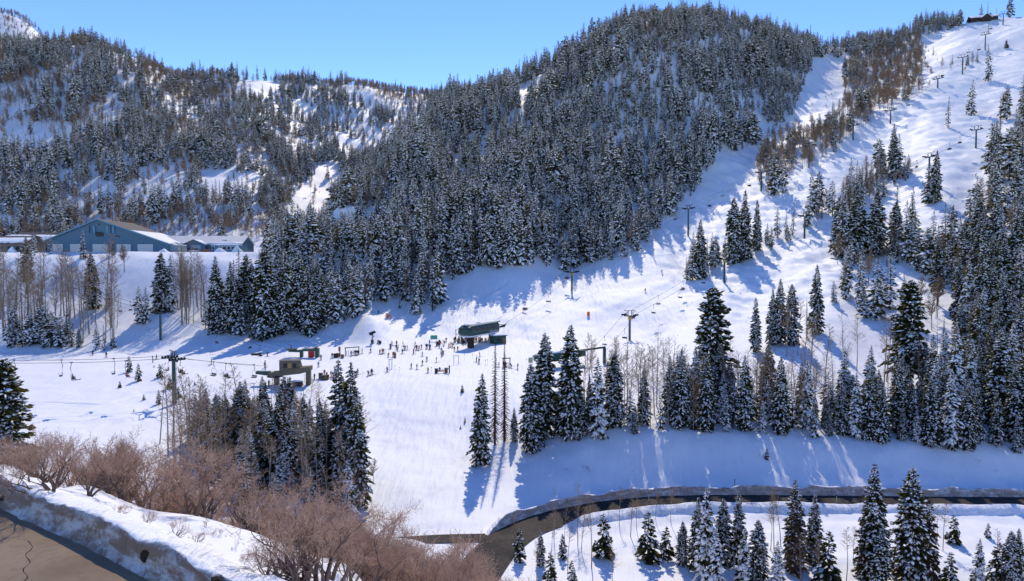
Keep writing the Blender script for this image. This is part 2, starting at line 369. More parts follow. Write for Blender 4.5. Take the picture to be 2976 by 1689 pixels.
def road_pts(px, z):
    o = []
    for (u, v) in px:
        dx, dz = ray(u, v); y = (z - CAMH) / dz
        o.append((dx * y, y, z))
    return o
ROAD = smooth(road_pts([(3500, 1470), (2976, 1463), (2700, 1461), (2400, 1458), (2100, 1456), (1900, 1462), (1750, 1478), (1620, 1505), (1520, 1540), (1450, 1590), (1400, 1650), (1360, 1720), (1330, 1830)], -10.0), 5)
SIDE = smooth(road_pts([(1450, 1562), (1360, 1564), (1280, 1566), (1150, 1574), (1000, 1590), (850, 1615)], -9.995), 5)
BANKLINE = [(-44.0, 46.4), (-25.5, 34.0), (-21.7, 31.5), (-18.9, 29.8), (-16.5, 28.1), (-14.8, 26.9), (-9.6, 23.3), (-2.0, 18.2)]
PAD = (-205.0, -118.0, 293.0, 350.0, 33.2)     # plateau with the workshop
PAD2 = (-70.0, 0, 0, 0, 0)

def base_z(x, y):
    x = np.asarray(x, float); y = np.asarray(y, float)
    yy = np.maximum(y, 15.5)
    a = np.clip(CX + FPX * x / yy, -99, 3089)
    ly = np.clip(np.log(yy), LY[0], LY[-1] - 1e-6)
    ia = (a - AG[0]) / (AG[1] - AG[0]); il = (ly - LY[0]) / (LY[1] - LY[0])
    i0 = np.clip(ia.astype(int), 0, len(AG) - 2); k0 = np.clip(il.astype(int), 0, len(LY) - 2)
    fa = ia - i0; fl = il - k0
    return (TAB[i0, k0] * (1 - fa) + TAB[i0 + 1, k0] * fa) * (1 - fl) + (TAB[i0, k0 + 1] * (1 - fa) + TAB[i0 + 1, k0 + 1] * fa) * fl

def sst(a, b, x):
    t = np.clip((x - a) / (b - a), 0, 1); return t * t * (3 - 2 * t)

def ground_z(x, y):
    x = np.asarray(x, float); y = np.asarray(y, float)
    z = base_z(x, y)
    # relief: gullies and rolls on the mountains, soft drifts below
    far = sst(330, 520, y)
    z = z + far * (fbm(x / 75, y / 75, 4, 3) * 5.0)
    z = z + sst(55, 120, y) * (1 - sst(230, 420, y)) * fbm(x / 22, y / 22, 3, 5) * 0.35
    mid = sst(215, 235, y) * (1 - sst(300, 360, y))
    z = z + mid * fbm(x / 16, y / 16, 3, 8) * 0.8
    # bumps on the right-hand ski slope
    rs = sst(40, 90, x) * sst(190, 240, y)
    z = z + rs * (vnoise((x + .6 * y) / 5.0, (y - .6 * x) / 11.0, 9) * 0.9 + vnoise((x + .6 * y) / 2.6, (y - .6 * x) / 5.0, 2) * 0.5)
    z = z + sst(60, 100, y) * (1 - sst(170, 230, y)) * fbm(x / 3.3, y / 3.3, 3, 44) * 0.1
    near = 1 - sst(55, 90, y)
    z = z + near * fbm(x / 6, y / 6, 3, 12) * 0.18
    z = z + sst(70, 95, y) * (1 - sst(120, 140, y)) * sst(0, 20, x) * fbm(x / 9, y / 9, 3, 21) * 0.5
    # workshop plateau
    m = sst(PAD[0] - 60, PAD[0], x) * (1 - sst(-70, -55, x)) * sst(286, 293, y) * (1 - sst(350, 362, y))
    z = z * (1 - m) + PAD[4] * m
    # flat runout at the lifts
    # lower road and its side branch cut level
    for pts, w in ((ROAD, 3.6), (SIDE, 1.7)):
        mk_ = (y > 60) & (y < 125)
        if not mk_.any(): continue
        d, s, rz = polydist(x[mk_], y[mk_], pts)
        k = 1 - sst(w, w + 4.0, d)
        z[mk_] = z[mk_] * (1 - k) + (rz - 0.12) * k
    # upper road on the camera's side of the dirty bank
    d, s, _ = polydist(x, y, BANKLINE)
    k = np.where((s > 0) | (d < 0.6), 1.0, 0.0) * (1 - sst(44, 50, y)) * (1 - sst(2, 14, x))
    z = z * (1 - k) + 17.38 * k
    # heap of machine-made snow beside the snow gun
    cx_, cy_ = _heap
    z = z + 3.2 * np.exp(-(((x - cx_ + (y - cy_) * 0.25) / 5.5) ** 2 + ((y - cy_) / 13.0) ** 2))
    # pushed-up snow by the side road
    z = z + 1.5 * np.exp(-(((x + 19) / 4.5) ** 2 + ((y - 93.5) / 2.0) ** 2))
    for pts_, w_, dp_ in TRACKS:
        mk_ = (x > min(p[0] for p in pts_) - 4) & (x < max(p[0] for p in pts_) + 4) & (y > min(p[1] for p in pts_) - 4) & (y < max(p[1] for p in pts_) + 4)
        if not mk_.any(): continue
        d_, s_, _ = polydist(x[mk_], y[mk_], pts_)
        z[mk_] += -dp_ * np.exp(-(d_ / w_) ** 2) + dp_ * 0.5 * np.exp(-((d_ - 2.1 * w_) / w_) ** 2)
    return z
TRACKS = []
_heap = tuple(at(1075, 955, 243))[:2]

def gz(x, y): return float(ground_z(np.array([x]), np.array([y]))[0])
_YS = np.exp(np.linspace(math.log(24), math.log(1300), 1500))
def hit(u, v):
    """where the ray of pixel (u, v) first meets the ground"""
    dx, dz = ray(u, v)
    zs = ground_z(dx * _YS, _YS); r = CAMH + dz * _YS
    b = np.nonzero(r <= zs)[0]
    if len(b) == 0: return Vector((dx * 1200, 1200, gz(dx * 1200, 1200)))
    i = b[0]
    if i == 0: y = _YS[0]
    else:
        a0 = r[i - 1] - zs[i - 1]; a1 = zs[i] - r[i]; y = _YS[i - 1] + (_YS[i] - _YS[i - 1]) * a0 / (a0 + a1 + 1e-9)
    return Vector((dx * y, y, gz(dx * y, y)))

for pix, w_, dp_ in (([(-20, 1192), (60, 1177), (140, 1170), (260, 1176), (320, 1172), (370, 1160), (420, 1145), (470, 1139), (560, 1138)], .5, .4), ([(120, 1262), (230, 1250), (330, 1234), (390, 1222), (440, 1205), (520, 1190)], .55, .45),
                      ([(1330, 915), (1380, 880), (1430, 850), (1470, 822), (1495, 790)], .5, .35), ([(1180, 1500), (1230, 1455), (1290, 1420), (1318, 1370), (1350, 1330)], .32, .3), ([(1060, 1330), (1072, 1400), (1095, 1410)], .3, .2), ([(1190, 1480), (1270, 1440), (1350, 1390)], .3, .25)):
    P_ = [hit(u_, v_) for u_, v_ in pix]; TRACKS.append(([(p_[0], p_[1]) for p_ in smooth([tuple(q_) for q_ in P_], 4)], w_, dp_))
def graded(lo, hi, fine, fstep, growth, maxstep):
    a, b = fine; pts = list(np.arange(a, b, fstep)); s = fstep; p = pts[-1]
    while p < hi:
        s = min(s * growth, maxstep); p += s; pts.append(p)
    s = fstep; p = a; left = []
    while p > lo:
        s = min(s * growth, maxstep); p -= s; left.append(p)
    return np.array(left[::-1] + pts)
GX = graded(-1150, 1150, (-115, 285), 0.7, 1.03, 7.0)
GY = graded(-250, 1750, (18, 150), 0.6, 1.0065, 7.0)
XX, YY = np.meshgrid(GX, GY)
ZZ = ground_z(XX.ravel(), YY.ravel())
nx, ny = len(GX), len(GY)
me = bpy.data.meshes.new('ground')
me.vertices.add(nx * ny)
me.vertices.foreach_set('co', np.stack([XX.ravel(), YY.ravel(), ZZ], 1).ravel())
ii = (np.arange(ny - 1)[:, None] * nx + np.arange(nx - 1)[None, :]).ravel()
quads = np.stack([ii, ii + 1, ii + nx + 1, ii + nx], 1)
me.loops.add(quads.size); me.loops.foreach_set('vertex_index', quads.ravel())
me.polygons.add(len(quads)); me.polygons.foreach_set('loop_start', np.arange(0, quads.size, 4)); me.polygons.foreach_set('loop_total', np.full(len(quads), 4))
me.polygons.foreach_set('use_smooth', np.ones(len(quads), bool))
me.update(); me.validate()
me.materials.append(SNOW)
tag(link('ground', me), 'snow covered valley floor and mountain slopes', kind='structure')
print('ground', nx, ny, 2 * len(quads))

# ------------------------------------------------------------------ roads
def ribbon(name, pts, half, z_off, m, nacross=8, label=None):
    mb = MB(); P = [Vector(p) for p in pts]; rows = []
    for i, p in enumerate(P):
        d = (P[min(i + 1, len(P) - 1)] - P[max(i - 1, 0)]).normalized(); s = Vector((d.y, -d.x, 0))
        rows.append([p + s * (half * (2 * k / nacross - 1)) + Vector((0, 0, z_off)) for k in range(nacross + 1)])
    n = nacross + 1
    vs = [q for r in rows for q in r]
    mb.add(vs, [(i * n + k, i * n + k + 1, (i + 1) * n + k + 1, (i + 1) * n + k) for i in range(len(rows) - 1) for k in range(nacross)])
    o = mb.build(name, m)
    return tag(o, label, kind='structure')

def asphalt(name, c1, c2, c3, sc):
    m = bpy.data.materials.new(name); m.use_nodes = True; nt = m.node_tree; N = nt.nodes; L = nt.links
    p = N['Principled BSDF']; p.inputs['Roughness'].default_value = 0.85; p.inputs['Specular IOR Level'].default_value = 0.2
    g = N.new('ShaderNodeNewGeometry')
    n1 = N.new('ShaderNodeTexNoise'); n1.inputs['Scale'].default_value = sc; n1.inputs['Detail'].default_value = 6
    n2 = N.new('ShaderNodeTexNoise'); n2.inputs['Scale'].default_value = sc * 9; n2.inputs['Detail'].default_value = 5
    L.new(g.outputs['Position'], n1.inputs[0]); L.new(g.outputs['Position'], n2.inputs[0])
    a = N.new('ShaderNodeMix'); a.data_type = 'RGBA'; a.inputs['A'].default_value = (*c1, 1); a.inputs['B'].default_value = (*c2, 1)
    cr = N.new('ShaderNodeValToRGB'); cr.color_ramp.elements[0].position = 0.36; cr.color_ramp.elements[1].position = 0.64
    L.new(n1.outputs[0], cr.inputs[0]); L.new(cr.outputs[0], a.inputs['Factor'])
    b = N.new('ShaderNodeMix'); b.data_type = 'RGBA'; b.inputs['B'].default_value = (*c3, 1); L.new(a.outputs['Result'], b.inputs['A'])
    c2_ = N.new('ShaderNodeValToRGB'); c2_.color_ramp.elements[0].position = 0.5; c2_.color_ramp.elements[1].position = 0.75
    L.new(n2.outputs[0], c2_.inputs[0])
    mm = N.new('ShaderNodeMath'); mm.operation = 'MULTIPLY'; mm.inputs[1].default_value = 0.5; L.new(c2_.outputs[0], mm.inputs[0]); L.new(mm.outputs[0], b.inputs['Factor'])
    L.new(b.outputs['Result'], p.inputs['Base Color'])
    bp = N.new('ShaderNodeBump'); bp.inputs['Strength'].default_value = 0.3; bp.inputs['Distance'].default_value = 0.05
    L.new(n2.outputs[0], bp.inputs['Height']); L.new(bp.outputs[0], p.inputs['Normal'])
    return m
M_ROAD = asphalt('valley_asphalt', (0.022, 0.021, 0.022), (0.06, 0.05, 0.043), (0.12, 0.1, 0.08), 0.25)
M_ROAD2 = asphalt('upper_asphalt', (0.20, 0.145, 0.095), (0.29, 0.215, 0.145), (0.15, 0.11, 0.08), 0.3)
M_EARTH = mat('dark_earth', (0.035, 0.022, 0.016), 0.95, var=0.5, vscale=3, bump=0.6, bscale=5)
ribbon('road', ROAD, 3.1, 0.0, M_ROAD, label='dark asphalt valley road curving below the snow bank')
ribbon('side_road', SIDE, 1.5, 0.006, M_ROAD, label='short side road leading off towards the scrub')
# upper road: flat sheet with a crack along it
def upper_road():
    mb = MB(); n = 40
    B = smooth([(p[0], p[1]) for p in BANKLINE], 5)
    vs = []; 
    for (x, y) in B:
        d = Vector((10.7, -7.1, 0)).normalized(); s = Vector((-d.y, d.x, 0)) * -1
        for k in range(9):
            q = Vector((x, y, 17.42)) + s * (k * 1.2 - 0.4)
            vs.append(q)
    mb.add(vs, [(i * 9 + k, i * 9 + k + 1, (i + 1) * 9 + k + 1, (i + 1) * 9 + k) for i in range(len(B) - 1) for k in range(8)])
    o = mb.build('upper_road', M_ROAD2)
    tag(o, 'tan weathered asphalt road beside the dirty snowbank', kind='structure')
    crk = MB(); pts = [hitp(70 + 26 * math.sin(k * 1.3) * 0.35 + k * 1.5, 1689 - k * 9) for k in range(0, 14)]
    vs = []
    for k, p in enumerate(pts):
        w = 0.022 + 0.012 * math.sin(k * 2.1)
        vs += [p + Vector((-w, 0, 0.004)), p + Vector((w, 0, 0.004))]
    crk.add(vs, [(2 * k, 2 * k + 1, 2 * k + 3, 2 * k + 2) for k in range(len(pts) - 1)])
    crk.build('crack', mat('crack_black', (0.02, 0.016, 0.013), 0.95), o)
def hitp(u, v):
    dx, dz = ray(u, v); y = (17.42 - CAMH) / dz
    return Vector((dx * y, y, 17.42))
upper_road()

def snowbank(name, line, zfun, height, width, label, seed, dirt_face=1.0, step=0.35, face=1, holes=()):
    """ploughed bank: steep dirty face on one side, rounded white top, tail into the snow behind"""
    P = [Vector((p[0], p[1], 0)) for p in line]; pts = []
    for a, b in zip(P[:-1], P[1:]):
        n = max(1, int((b - a).length / step))
        for k in range(n): pts.append(a.lerp(b, k / n))
    pts.append(P[-1])
    prof = [(-0.4, -0.1, 1), (-.12, .05, 1), (0.0, 0.16, 1), (0.08, 0.4, 1), (0.12, 0.62, 1), (0.17, 0.82, 1), (0.2, 0.93, 1), (0.24, 1.0, .9), (.3, 1.05, 0), (0.42, 1.06, .0), (0.7, 0.98, 0), (1.1, 0.85, 0), (1.6, 0.55, 0), (2.2, -0.3, 0)]
    vs = []; dirt = []
    pa = np.array([(p.x, p.y) for p in pts])
    for i, p in enumerate(pts):
        d = (pts[min(i + 1, len(pts) - 1)] - pts[max(i - 1, 0)]).normalized(); s = Vector((-d.y, d.x, 0)) * face
        hh = height * (1 + 0.22 * float(vnoise(np.array([p.x * 0.35]), np.array([p.y * 0.35]), seed)[0]))
        tp = min(1.0, (len(pts) - 1 - i) * step / 5.0, i * step / 5.0); hh = hh * tp - 0.25 * (1 - tp)
        for j, (o, hgt, dr) in enumerate(prof):
            nz = float(fbm(np.array([p.x * 1.7 + j * 0.9]), np.array([p.y * 1.7 - j * 0.7]), 3, seed)[0]) * 0.13 * height
            q = p + s * ((o - .3) * (.25 + .75 * tp) * width + .3 * width + nz * 0.9 * tp)
            q.z = zfun(p.x, p.y) + hgt * hh + nz * (0.5 if hgt > 0 else 0)
            vs.append(q); dirt.append(dr * dirt_face)
    n = len(prof)
    mb = MB().add(vs, [(i * n + k, i * n + k + 1, (i + 1) * n + k + 1, (i + 1) * n + k)[::(1 if face > 0 else -1)] for i in range(len(pts) - 1) for k in range(n - 1)])
    o = mb.build(name, [SNOW_DIRTY], smooth=True)
    a = o.data.attributes.new('dirt', 'FLOAT', 'POINT'); a.data.foreach_set('value', dirt)
    tag(o, label, 'snowbank')
    return o
sb = snowbank('snowbank', smooth(BANKLINE, 4), lambda x, y: 17.4, 1.12, 1.25, 'tall ploughed snowbank with brown dirt streaked face beside the tan road', 4)
# bare earth torn out of the bank's face
def clod(u, v, w, h, seed):
    p = hitp(u, v)
    r = random.Random(seed); mb = MB(); n = 14; rings = []
    for k, sc in enumerate((1.0, 0.85, 0.45)):
        ring = []
        for i in range(n):
            an = 2 * math.pi * i / n; rr = sc * (1 + r.uniform(-0.28, 0.28))
            ring.append(Vector((math.cos(an) * w * rr, -0.1 * k, math.sin(an) * h * rr)))
        rings.append(ring)
    mb.loft(rings)
    o = mb.build('earth_patch', M_EARTH, sb, None)
    return o
for (u, v, w, h, sd_) in ((22, 1447, 0.55, 0.2, 1), (432, 1612, 0.36, 0.33, 2), (640, 1684, 0.4, 0.16, 3)):
    # depth: on the face of the bank
    best = None
    for k in range(200):
        y = 22 + k * 0.08; q = at(u, v, y)
        d, s, _ = polydist(np.array([q.x]), np.array([q.y]), BANKLINE)
        if s[0] < 0 and d[0] > 0.28 and best is None: best = q
    if best is None: continue
    o = clod(u, v, w, h, sd_); o.location = best + Vector((0, -0.12, 0)); o.rotation_euler = (0, 0, math.radians(-34))

# banks along the valley road
def offset(pts, dist):
    o = []
    for i, p in enumerate(pts):
        a = pts[max(i - 1, 0)]; b = pts[min(i + 1, len(pts) - 1)]
        d = Vector((b[0] - a[0], b[1] - a[1], 0)).normalized(); o.append((p[0] + d.y * dist, p[1] - d.x * dist))
    return o
snowbank('snowbank', offset(ROAD[:45], 3.0), lambda x, y: -10.1, 1.35, 0.9, 'long low grey snowbank along the far edge of the valley road', 14, 0.75, 0.7, -1)
snowbank('snowbank', offset(ROAD[:38], -2.7), lambda x, y: -10.1, 0.95, 1.0, 'low clean snowbank on the near edge of the valley road', 19, 0.25, 0.7, 1)
# ------------------------------------------------------------------ plant meshes
def tri_mesh(name, V, F, MI, mats):
    me = bpy.data.meshes.new(name)
    V = np.asarray(V, float); F = np.asarray(F, np.int32)
    me.vertices.add(len(V)); me.vertices.foreach_set('co', V.ravel())
    me.loops.add(F.size); me.loops.foreach_set('vertex_index', F.ravel())
    me.polygons.add(len(F)); me.polygons.foreach_set('loop_start', np.arange(0, F.size, 3)); me.polygons.foreach_set('loop_total', np.full(len(F), 3))
    for m in mats: me.materials.append(m)
    if MI is not None: me.polygons.foreach_set('material_index', np.asarray(MI, np.int32))
    me.update(); me.validate()
    return me

def tube_np(pts, rs, n=5):
    mb = MB().tube(pts, rs, n, cap=False)
    V = mb.v; F = []
    for f in mb.f:
        F += [(f[0], f[1], f[2]), (f[0], f[2], f[3])]
    return V, F

def conifer(seed, h, r, nb, blades, t0, power, snowp, dead=False, irregular=0.2, tipup=0.35, droop=0.35, snow_size=1.0, cap=1.05):
    """returns three (V, F) sets: trunk, needles, snow. Unit: metres."""
    g = np.random.default_rng(seed)
    lean = g.normal(0, 0.008, 2)
    tr = tube_np([(lean[0] * z, lean[1] * z, z) for z in np.linspace(-0.8, h * 0.98, 7)],
                 [h * 0.0125 * (1 - 0.93 * k / 6) + 0.02 for k in range(7)], 6)
    NV, NF, SV, SF = [], [], [], []
    lop = g.uniform(0, 6.28); cph = g.uniform(0, 6.28, 3)
    for i in range(nb):
        t = t0 + (1 - t0) * ((i + g.uniform(0, 1)) / nb) ** 0.92
        z = h * t
        prof = (1 - t) ** power * min(1.0, 0.45 + (t - t0) * 4.0)
        az = i * 2.39996 + g.normal(0, 0.35)
        L = r * prof * g.uniform(0.72, 1.15) * (1 + irregular * math.cos(az - lop) * g.uniform(0, 1.0)) + 0.10 + 0.012 * h * (1 - t)
        if g.uniform() < irregular * 0.4: L *= g.uniform(0.4, 0.8)
        el = tipup * (t - 0.45) * 1.6 - droop * (1 - t) * 0.9 + g.normal(0, 0.1)
        d = np.array([math.cos(az) * math.cos(el), math.sin(az) * math.cos(el), math.sin(el)])
        side = np.array([-math.sin(az), math.cos(az), 0.0])
        up = np.cross(d, side)
        p0 = np.array([lean[0] * z, lean[1] * z, z])
        if dead:
            o = len(NV); w = 0.05 + 0.03 * L
            e = p0 + d * L * 0.8 + np.array([0, 0, -0.18 * L])
            NV += [p0 + up * w, p0 - up * w, e, p0 + side * w, p0 - side * w]
            NF += [(o, o + 1, o + 2), (o + 3, o + 4, o + 2)]
            for s_ in (0.4, 0.65, 0.85):
                q = p0 * (1 - s_) + e * s_; o = len(NV); sd2 = side * g.choice([-1, 1]) * L * 0.25 + d * L * 0.1 + np.array([0, 0, -0.1 * L])
                NV += [q + up * w * .6, q - up * w * .6, q + sd2]; NF += [(o, o + 1, o + 2)]
            continue
        nbl = max(3, int(blades * (0.5 + 0.25 * L * 20 / h)))
        for b in range(nbl):
            s_ = (0.18 + 0.82 * (b + g.uniform(0, 0.9)) / nbl)
            sag = -0.22 * L * s_ * s_ + 0.06 * L * s_ ** 3
            base = p0 + d * L * s_ * 0.86 + np.array([0, 0, sag])
            sg = 1 if b % 2 else -1
            dirv = d * g.uniform(0.45, 1.0) + side * sg * g.uniform(0.15, 0.95) * (1.15 - s_ * 0.7) + np.array([0, 0, g.uniform(-0.55, 0.05)])
            dirv /= np.linalg.norm(dirv)
            bl = min((0.30 + 0.34 * (1 - s_ * 0.4)) * L + 0.14, cap) * g.uniform(0.7, 1.2)
            bw = bl * g.uniform(0.26, 0.4)
            cr = np.cross(dirv, np.array([0, 0, 1.0])); cr /= (np.linalg.norm(cr) + 1e-6)
            roll = g.normal(0, 0.7)
            upv = np.cross(cr, dirv)
            wv = cr * math.cos(roll) + upv * math.sin(roll)
            mid = base + dirv * bl * 0.45
            o = len(NV)
            NV += [base - dirv * bl * 0.12, mid + wv * bw, base + dirv * bl + np.array([0, 0, -0.06 * bl]), mid - wv * bw, mid + np.array([0, 0, -bw * 0.9])]
            NF += [(o, o + 1, o + 4), (o + 1, o + 2, o + 4), (o + 2, o + 3, o + 4), (o + 3, o, o + 4)]
            clump = 0.5 + 0.25 * math.sin(az * 2 + z * 1.1 + cph[0]) + 0.25 * math.sin(z * 2.3 - az + cph[1])
            if g.uniform() < snowp * (0.35 + 1.3 * clump):
                k = g.uniform(0.55, 0.95) * snow_size
                o = len(SV); c = mid + np.array([0, 0, 0.03 + 0.02 * bl]) + dirv * bl * g.uniform(-0.1, 0.2)
                hw = cr * bw * k * 1.05; hd = dirv * bl * 0.5 * k
                th = (0.17 * bl + 0.05) * k
                SV += [c - hd, c + hw, c + hd - np.array([0, 0, th * 0.5]), c - hw, c + np.array([0, 0, th]) + hd * g.uniform(-.3, .3), c - np.array([0, 0, th * 0.9])]
                SF += [(o, o + 1, o + 4), (o + 1, o + 2, o + 4), (o + 2, o + 3, o + 4), (o + 3, o, o + 4),
                       (o + 1, o, o + 5), (o + 2, o + 1, o + 5), (o + 3, o + 2, o + 5), (o, o + 3, o + 5)]
    # leader
    if not dead:
        o = len(NV); a = np.array([lean[0] * h, lean[1] * h, h]); w = 0.05 + 0.006 * h
        for an in (0, 2.1, 4.2):
            q = np.array([math.cos(an), math.sin(an), 0]) * w
            NV += [a - q - np.array([0, 0, .07 * h]), a + q - np.array([0, 0, 0.07 * h]), a + np.array([0, 0, 0.02 * h])]; k = len(NV) - 3
            NF += [(k, k + 1, k + 2)]
    return tr, (NV, NF), (SV, SF)

CON_HI, CON_LO = [], []      # (trunk mesh, crown mesh, snow mesh, height, kind) / joined mesh
def add_hi(kind, *a, **k):
    tr, nd, sn = conifer(*a, **k)
    needle = M_NEEDLE_BROWN if kind in ('dead', 'rusty') else M_NEEDLE
    CON_HI.append((tri_mesh('trunk', *tr, None, [M_BARK]), tri_mesh('crown', *nd, None, [needle]),
                   tri_mesh('snow', *sn, None, [M_TSNOW]) if sn[0] else None, a[1], kind))
#          seed   h    r   nb  bl  t0   pow  snowp
for sd_ in range(3):
    add_hi('slim', 100 + sd_, 20.0, 2.15 + 0.3 * sd_, 190, 8, 0.05, 0.72, 0.5, irregular=0.22)
for sd_ in range(3):
    add_hi('full', 110 + sd_, 20.0, 3.3 + 0.3 * sd_, 200, 9, 0.06, 0.66, 0.5, irregular=0.3, tipup=0.5)
for sd_ in range(2):
    add_hi('snowy', 120 + sd_, 20.0, 2.6, 150, 9, 0.03, 0.74, 0.5, irregular=0.45, snow_size=1.5, cap=1.2)
for sd_ in range(2):
    add_hi('broad', 130 + sd_, 20.0, 4.4, 210, 10, 0.16, 0.5, 0.4, irregular=0.5, tipup=0.75, droop=0.2)
add_hi('tall', 140, 20.0, 2.7, 170, 9, 0.24, 0.6, 0.45, irregular=0.5, tipup=0.5)
add_hi('dead', 150, 20.0, 1.9, 230, 3, 0.03, 0.7, 0.0, dead=True)
add_hi('rusty', 151, 20.0, 3.0, 150, 8, 0.04, 0.7, 0.2, irregular=0.3)
add_hi('young', 160, 5.0, 1.3, 46, 7, 0.04, 0.85, 0.25, irregular=0.2, tipup=0.6)
add_hi('young', 161, 5.0, 1.05, 44, 7, 0.04, 0.8, 0.3, irregular=0.3, tipup=0.6)
KIND = {}
for i, c in enumerate(CON_HI): KIND.setdefault(c[4], []).append(i)

def joined(name, sets, mats):
    V, F, MI = [], [], []
    for k, (v, f) in enumerate(sets):
        o = len(V); V.extend(v); F.extend([(a + o, b + o, c + o) for a, b, c in f]); MI.extend([k] * len(f))
    return tri_mesh(name, V, F, MI, mats)
proto_col = bpy.data.collections.new('forest_plants')          # not linked: only read by the forest's nodes
def proto(name, me, colx):
    o = bpy.data.objects.new(name, me); colx.objects.link(o); return o
LO_SPEC = [(200, 20.0, 2.3, 84, 4, 0.04, 0.74, 0.44), (201, 20.0, 2.8, 84, 4, 0.05, 0.7, 0.5), (202, 20.0, 3.2, 88, 4, 0.06, 0.66, 0.42),
           (203, 20.0, 2.5, 80, 4, 0.10, 0.62, 0.6), (204, 20.0, 3.1, 88, 5, 0.05, 0.66, 0.5), (205, 20.0, 1.6, 76, 4, 0.06, 0.74, 0.3), (206, 20.0, 2.7, 88, 4, 0.14, 0.54, 0.4)]
for k, s_ in enumerate(LO_SPEC):
    tr, nd, sn = conifer(*s_, irregular=0.4, snow_size=1.5, cap=1.8)
    proto('spruce_%d' % k, joined('spruce_low', [tr, nd, sn], [M_BARK, M_NEEDLE, M_TSNOW]), proto_col)

tr, nd, sn = conifer(220, 20.0, 1.7, 150, 3, 0.05, 0.7, 0.0, dead=True); nd = nd
proto('spruce_7', joined('snag_low', [tr, nd], [M_BARK, M_NEEDLE_BROWN]), proto_col)
tr, nd, sn = conifer(221, 20.0, 4.2, 84, 5, 0.12, 0.5, 0.4, irregular=0.6, tipup=0.8, droop=0.15, snow_size=1.5, cap=1.9)
proto('spruce_8', joined('fir_low', [tr, nd, sn], [M_BARK, M_NEEDLE, M_TSNOW]), proto_col)
def aspen(seed, h, nb, crown0, twigs, spread=1.0, fine=1.0):
    g = np.random.default_rng(seed)
    bend = g.normal(0, 0.012, 2); ph = g.uniform(0, 6)
    def ax(z): return np.array([bend[0] * z * z / h * 4 + 0.06 * math.sin(z * 0.6 + ph), bend[1] * z * z / h * 4 + 0.06 * math.cos(z * 0.5 + ph), z])
    zs = np.linspace(-0.6, h * 0.97, 10)
    tr = tube_np([tuple(ax(z)) for z in zs], [0.0085 * h * (1 - 0.9 * k / 9) + 0.012 for k in range(10)], 5)
    V, F = [], []
    def blade(a, b, w):
        o = len(V); d = b - a; s_ = np.cross(d, g.normal(0, 1, 3)); s_ /= (np.linalg.norm(s_) + 1e-6)
        V.extend([a + s_ * w, a - s_ * w, b]); F.append((o, o + 1, o + 2))
    for i in range(nb):
        t = crown0 + (1 - crown0) * (i + g.uniform(0, 1)) / nb
        p = ax(h * t); az = g.uniform(0, 6.28); el = g.uniform(0.35, 1.0)
        L = h * 0.17 * (1.15 - t) * 1.5 * g.uniform(0.6, 1.2) * spread + 0.25
        d = np.array([math.cos(az) * math.cos(el), math.sin(az) * math.cos(el), math.sin(el)])
        q1 = p + d * L * 0.5; q2 = p + d * L + np.array([0, 0, 0.12 * L])
        blade(p, q1, 0.03 * fine + 0.006 * L); blade(q1 - d * 0.02, q2, 0.024 * fine)
        for k in range(twigs):
            s_ = g.uniform(0.2, 1.0); b = p + d * L * s_
            dd = d + g.normal(0, 0.55, 3); dd[2] += 0.25; dd /= np.linalg.norm(dd)
            l2 = L * g.uniform(0.2, 0.5)
            e = b + dd * l2; blade(b, e, 0.018 * fine)
            dd2 = dd + g.normal(0, 0.6, 3); dd2 /= np.linalg.norm(dd2)
            blade(b + dd * l2 * 0.5, b + dd * l2 * 0.5 + dd2 * l2 * 0.55, 0.015 * fine)
    return tr, (V, F)
ASP_HI = []
for k, (sd_, h_, nb_, c0, tw) in enumerate([(300, 12.0, 60, 0.35, 6), (301, 12.0, 52, 0.5, 7), (302, 12.0, 70, 0.28, 5), (303, 12.0, 40, 0.6, 7), (304, 12.0, 34, 0.25, 3)]):
    a_, b_ = aspen(sd_, h_, nb_, c0, tw)
    ASP_HI.append((tri_mesh('trunk', *a_, None, [M_ASPBARK]), tri_mesh('crown', *b_, None, [M_ASPTWIG]), h_))
asp_col = bpy.data.collections.new('wood_plants')
for k, (sd_, h_, nb_, c0, tw) in enumerate([(320, 12.0, 60, 0.35, 6), (321, 12.0, 52, 0.5, 7), (322, 12.0, 64, 0.28, 6)]):
    a_, b_ = aspen(sd_, h_, nb_, c0, tw, 1.15, 3.4)
    proto('aspen_%d' % k, joined('aspen_low', [a_, b_], [M_ASPBARK, M_ASPTWIG]), asp_col)

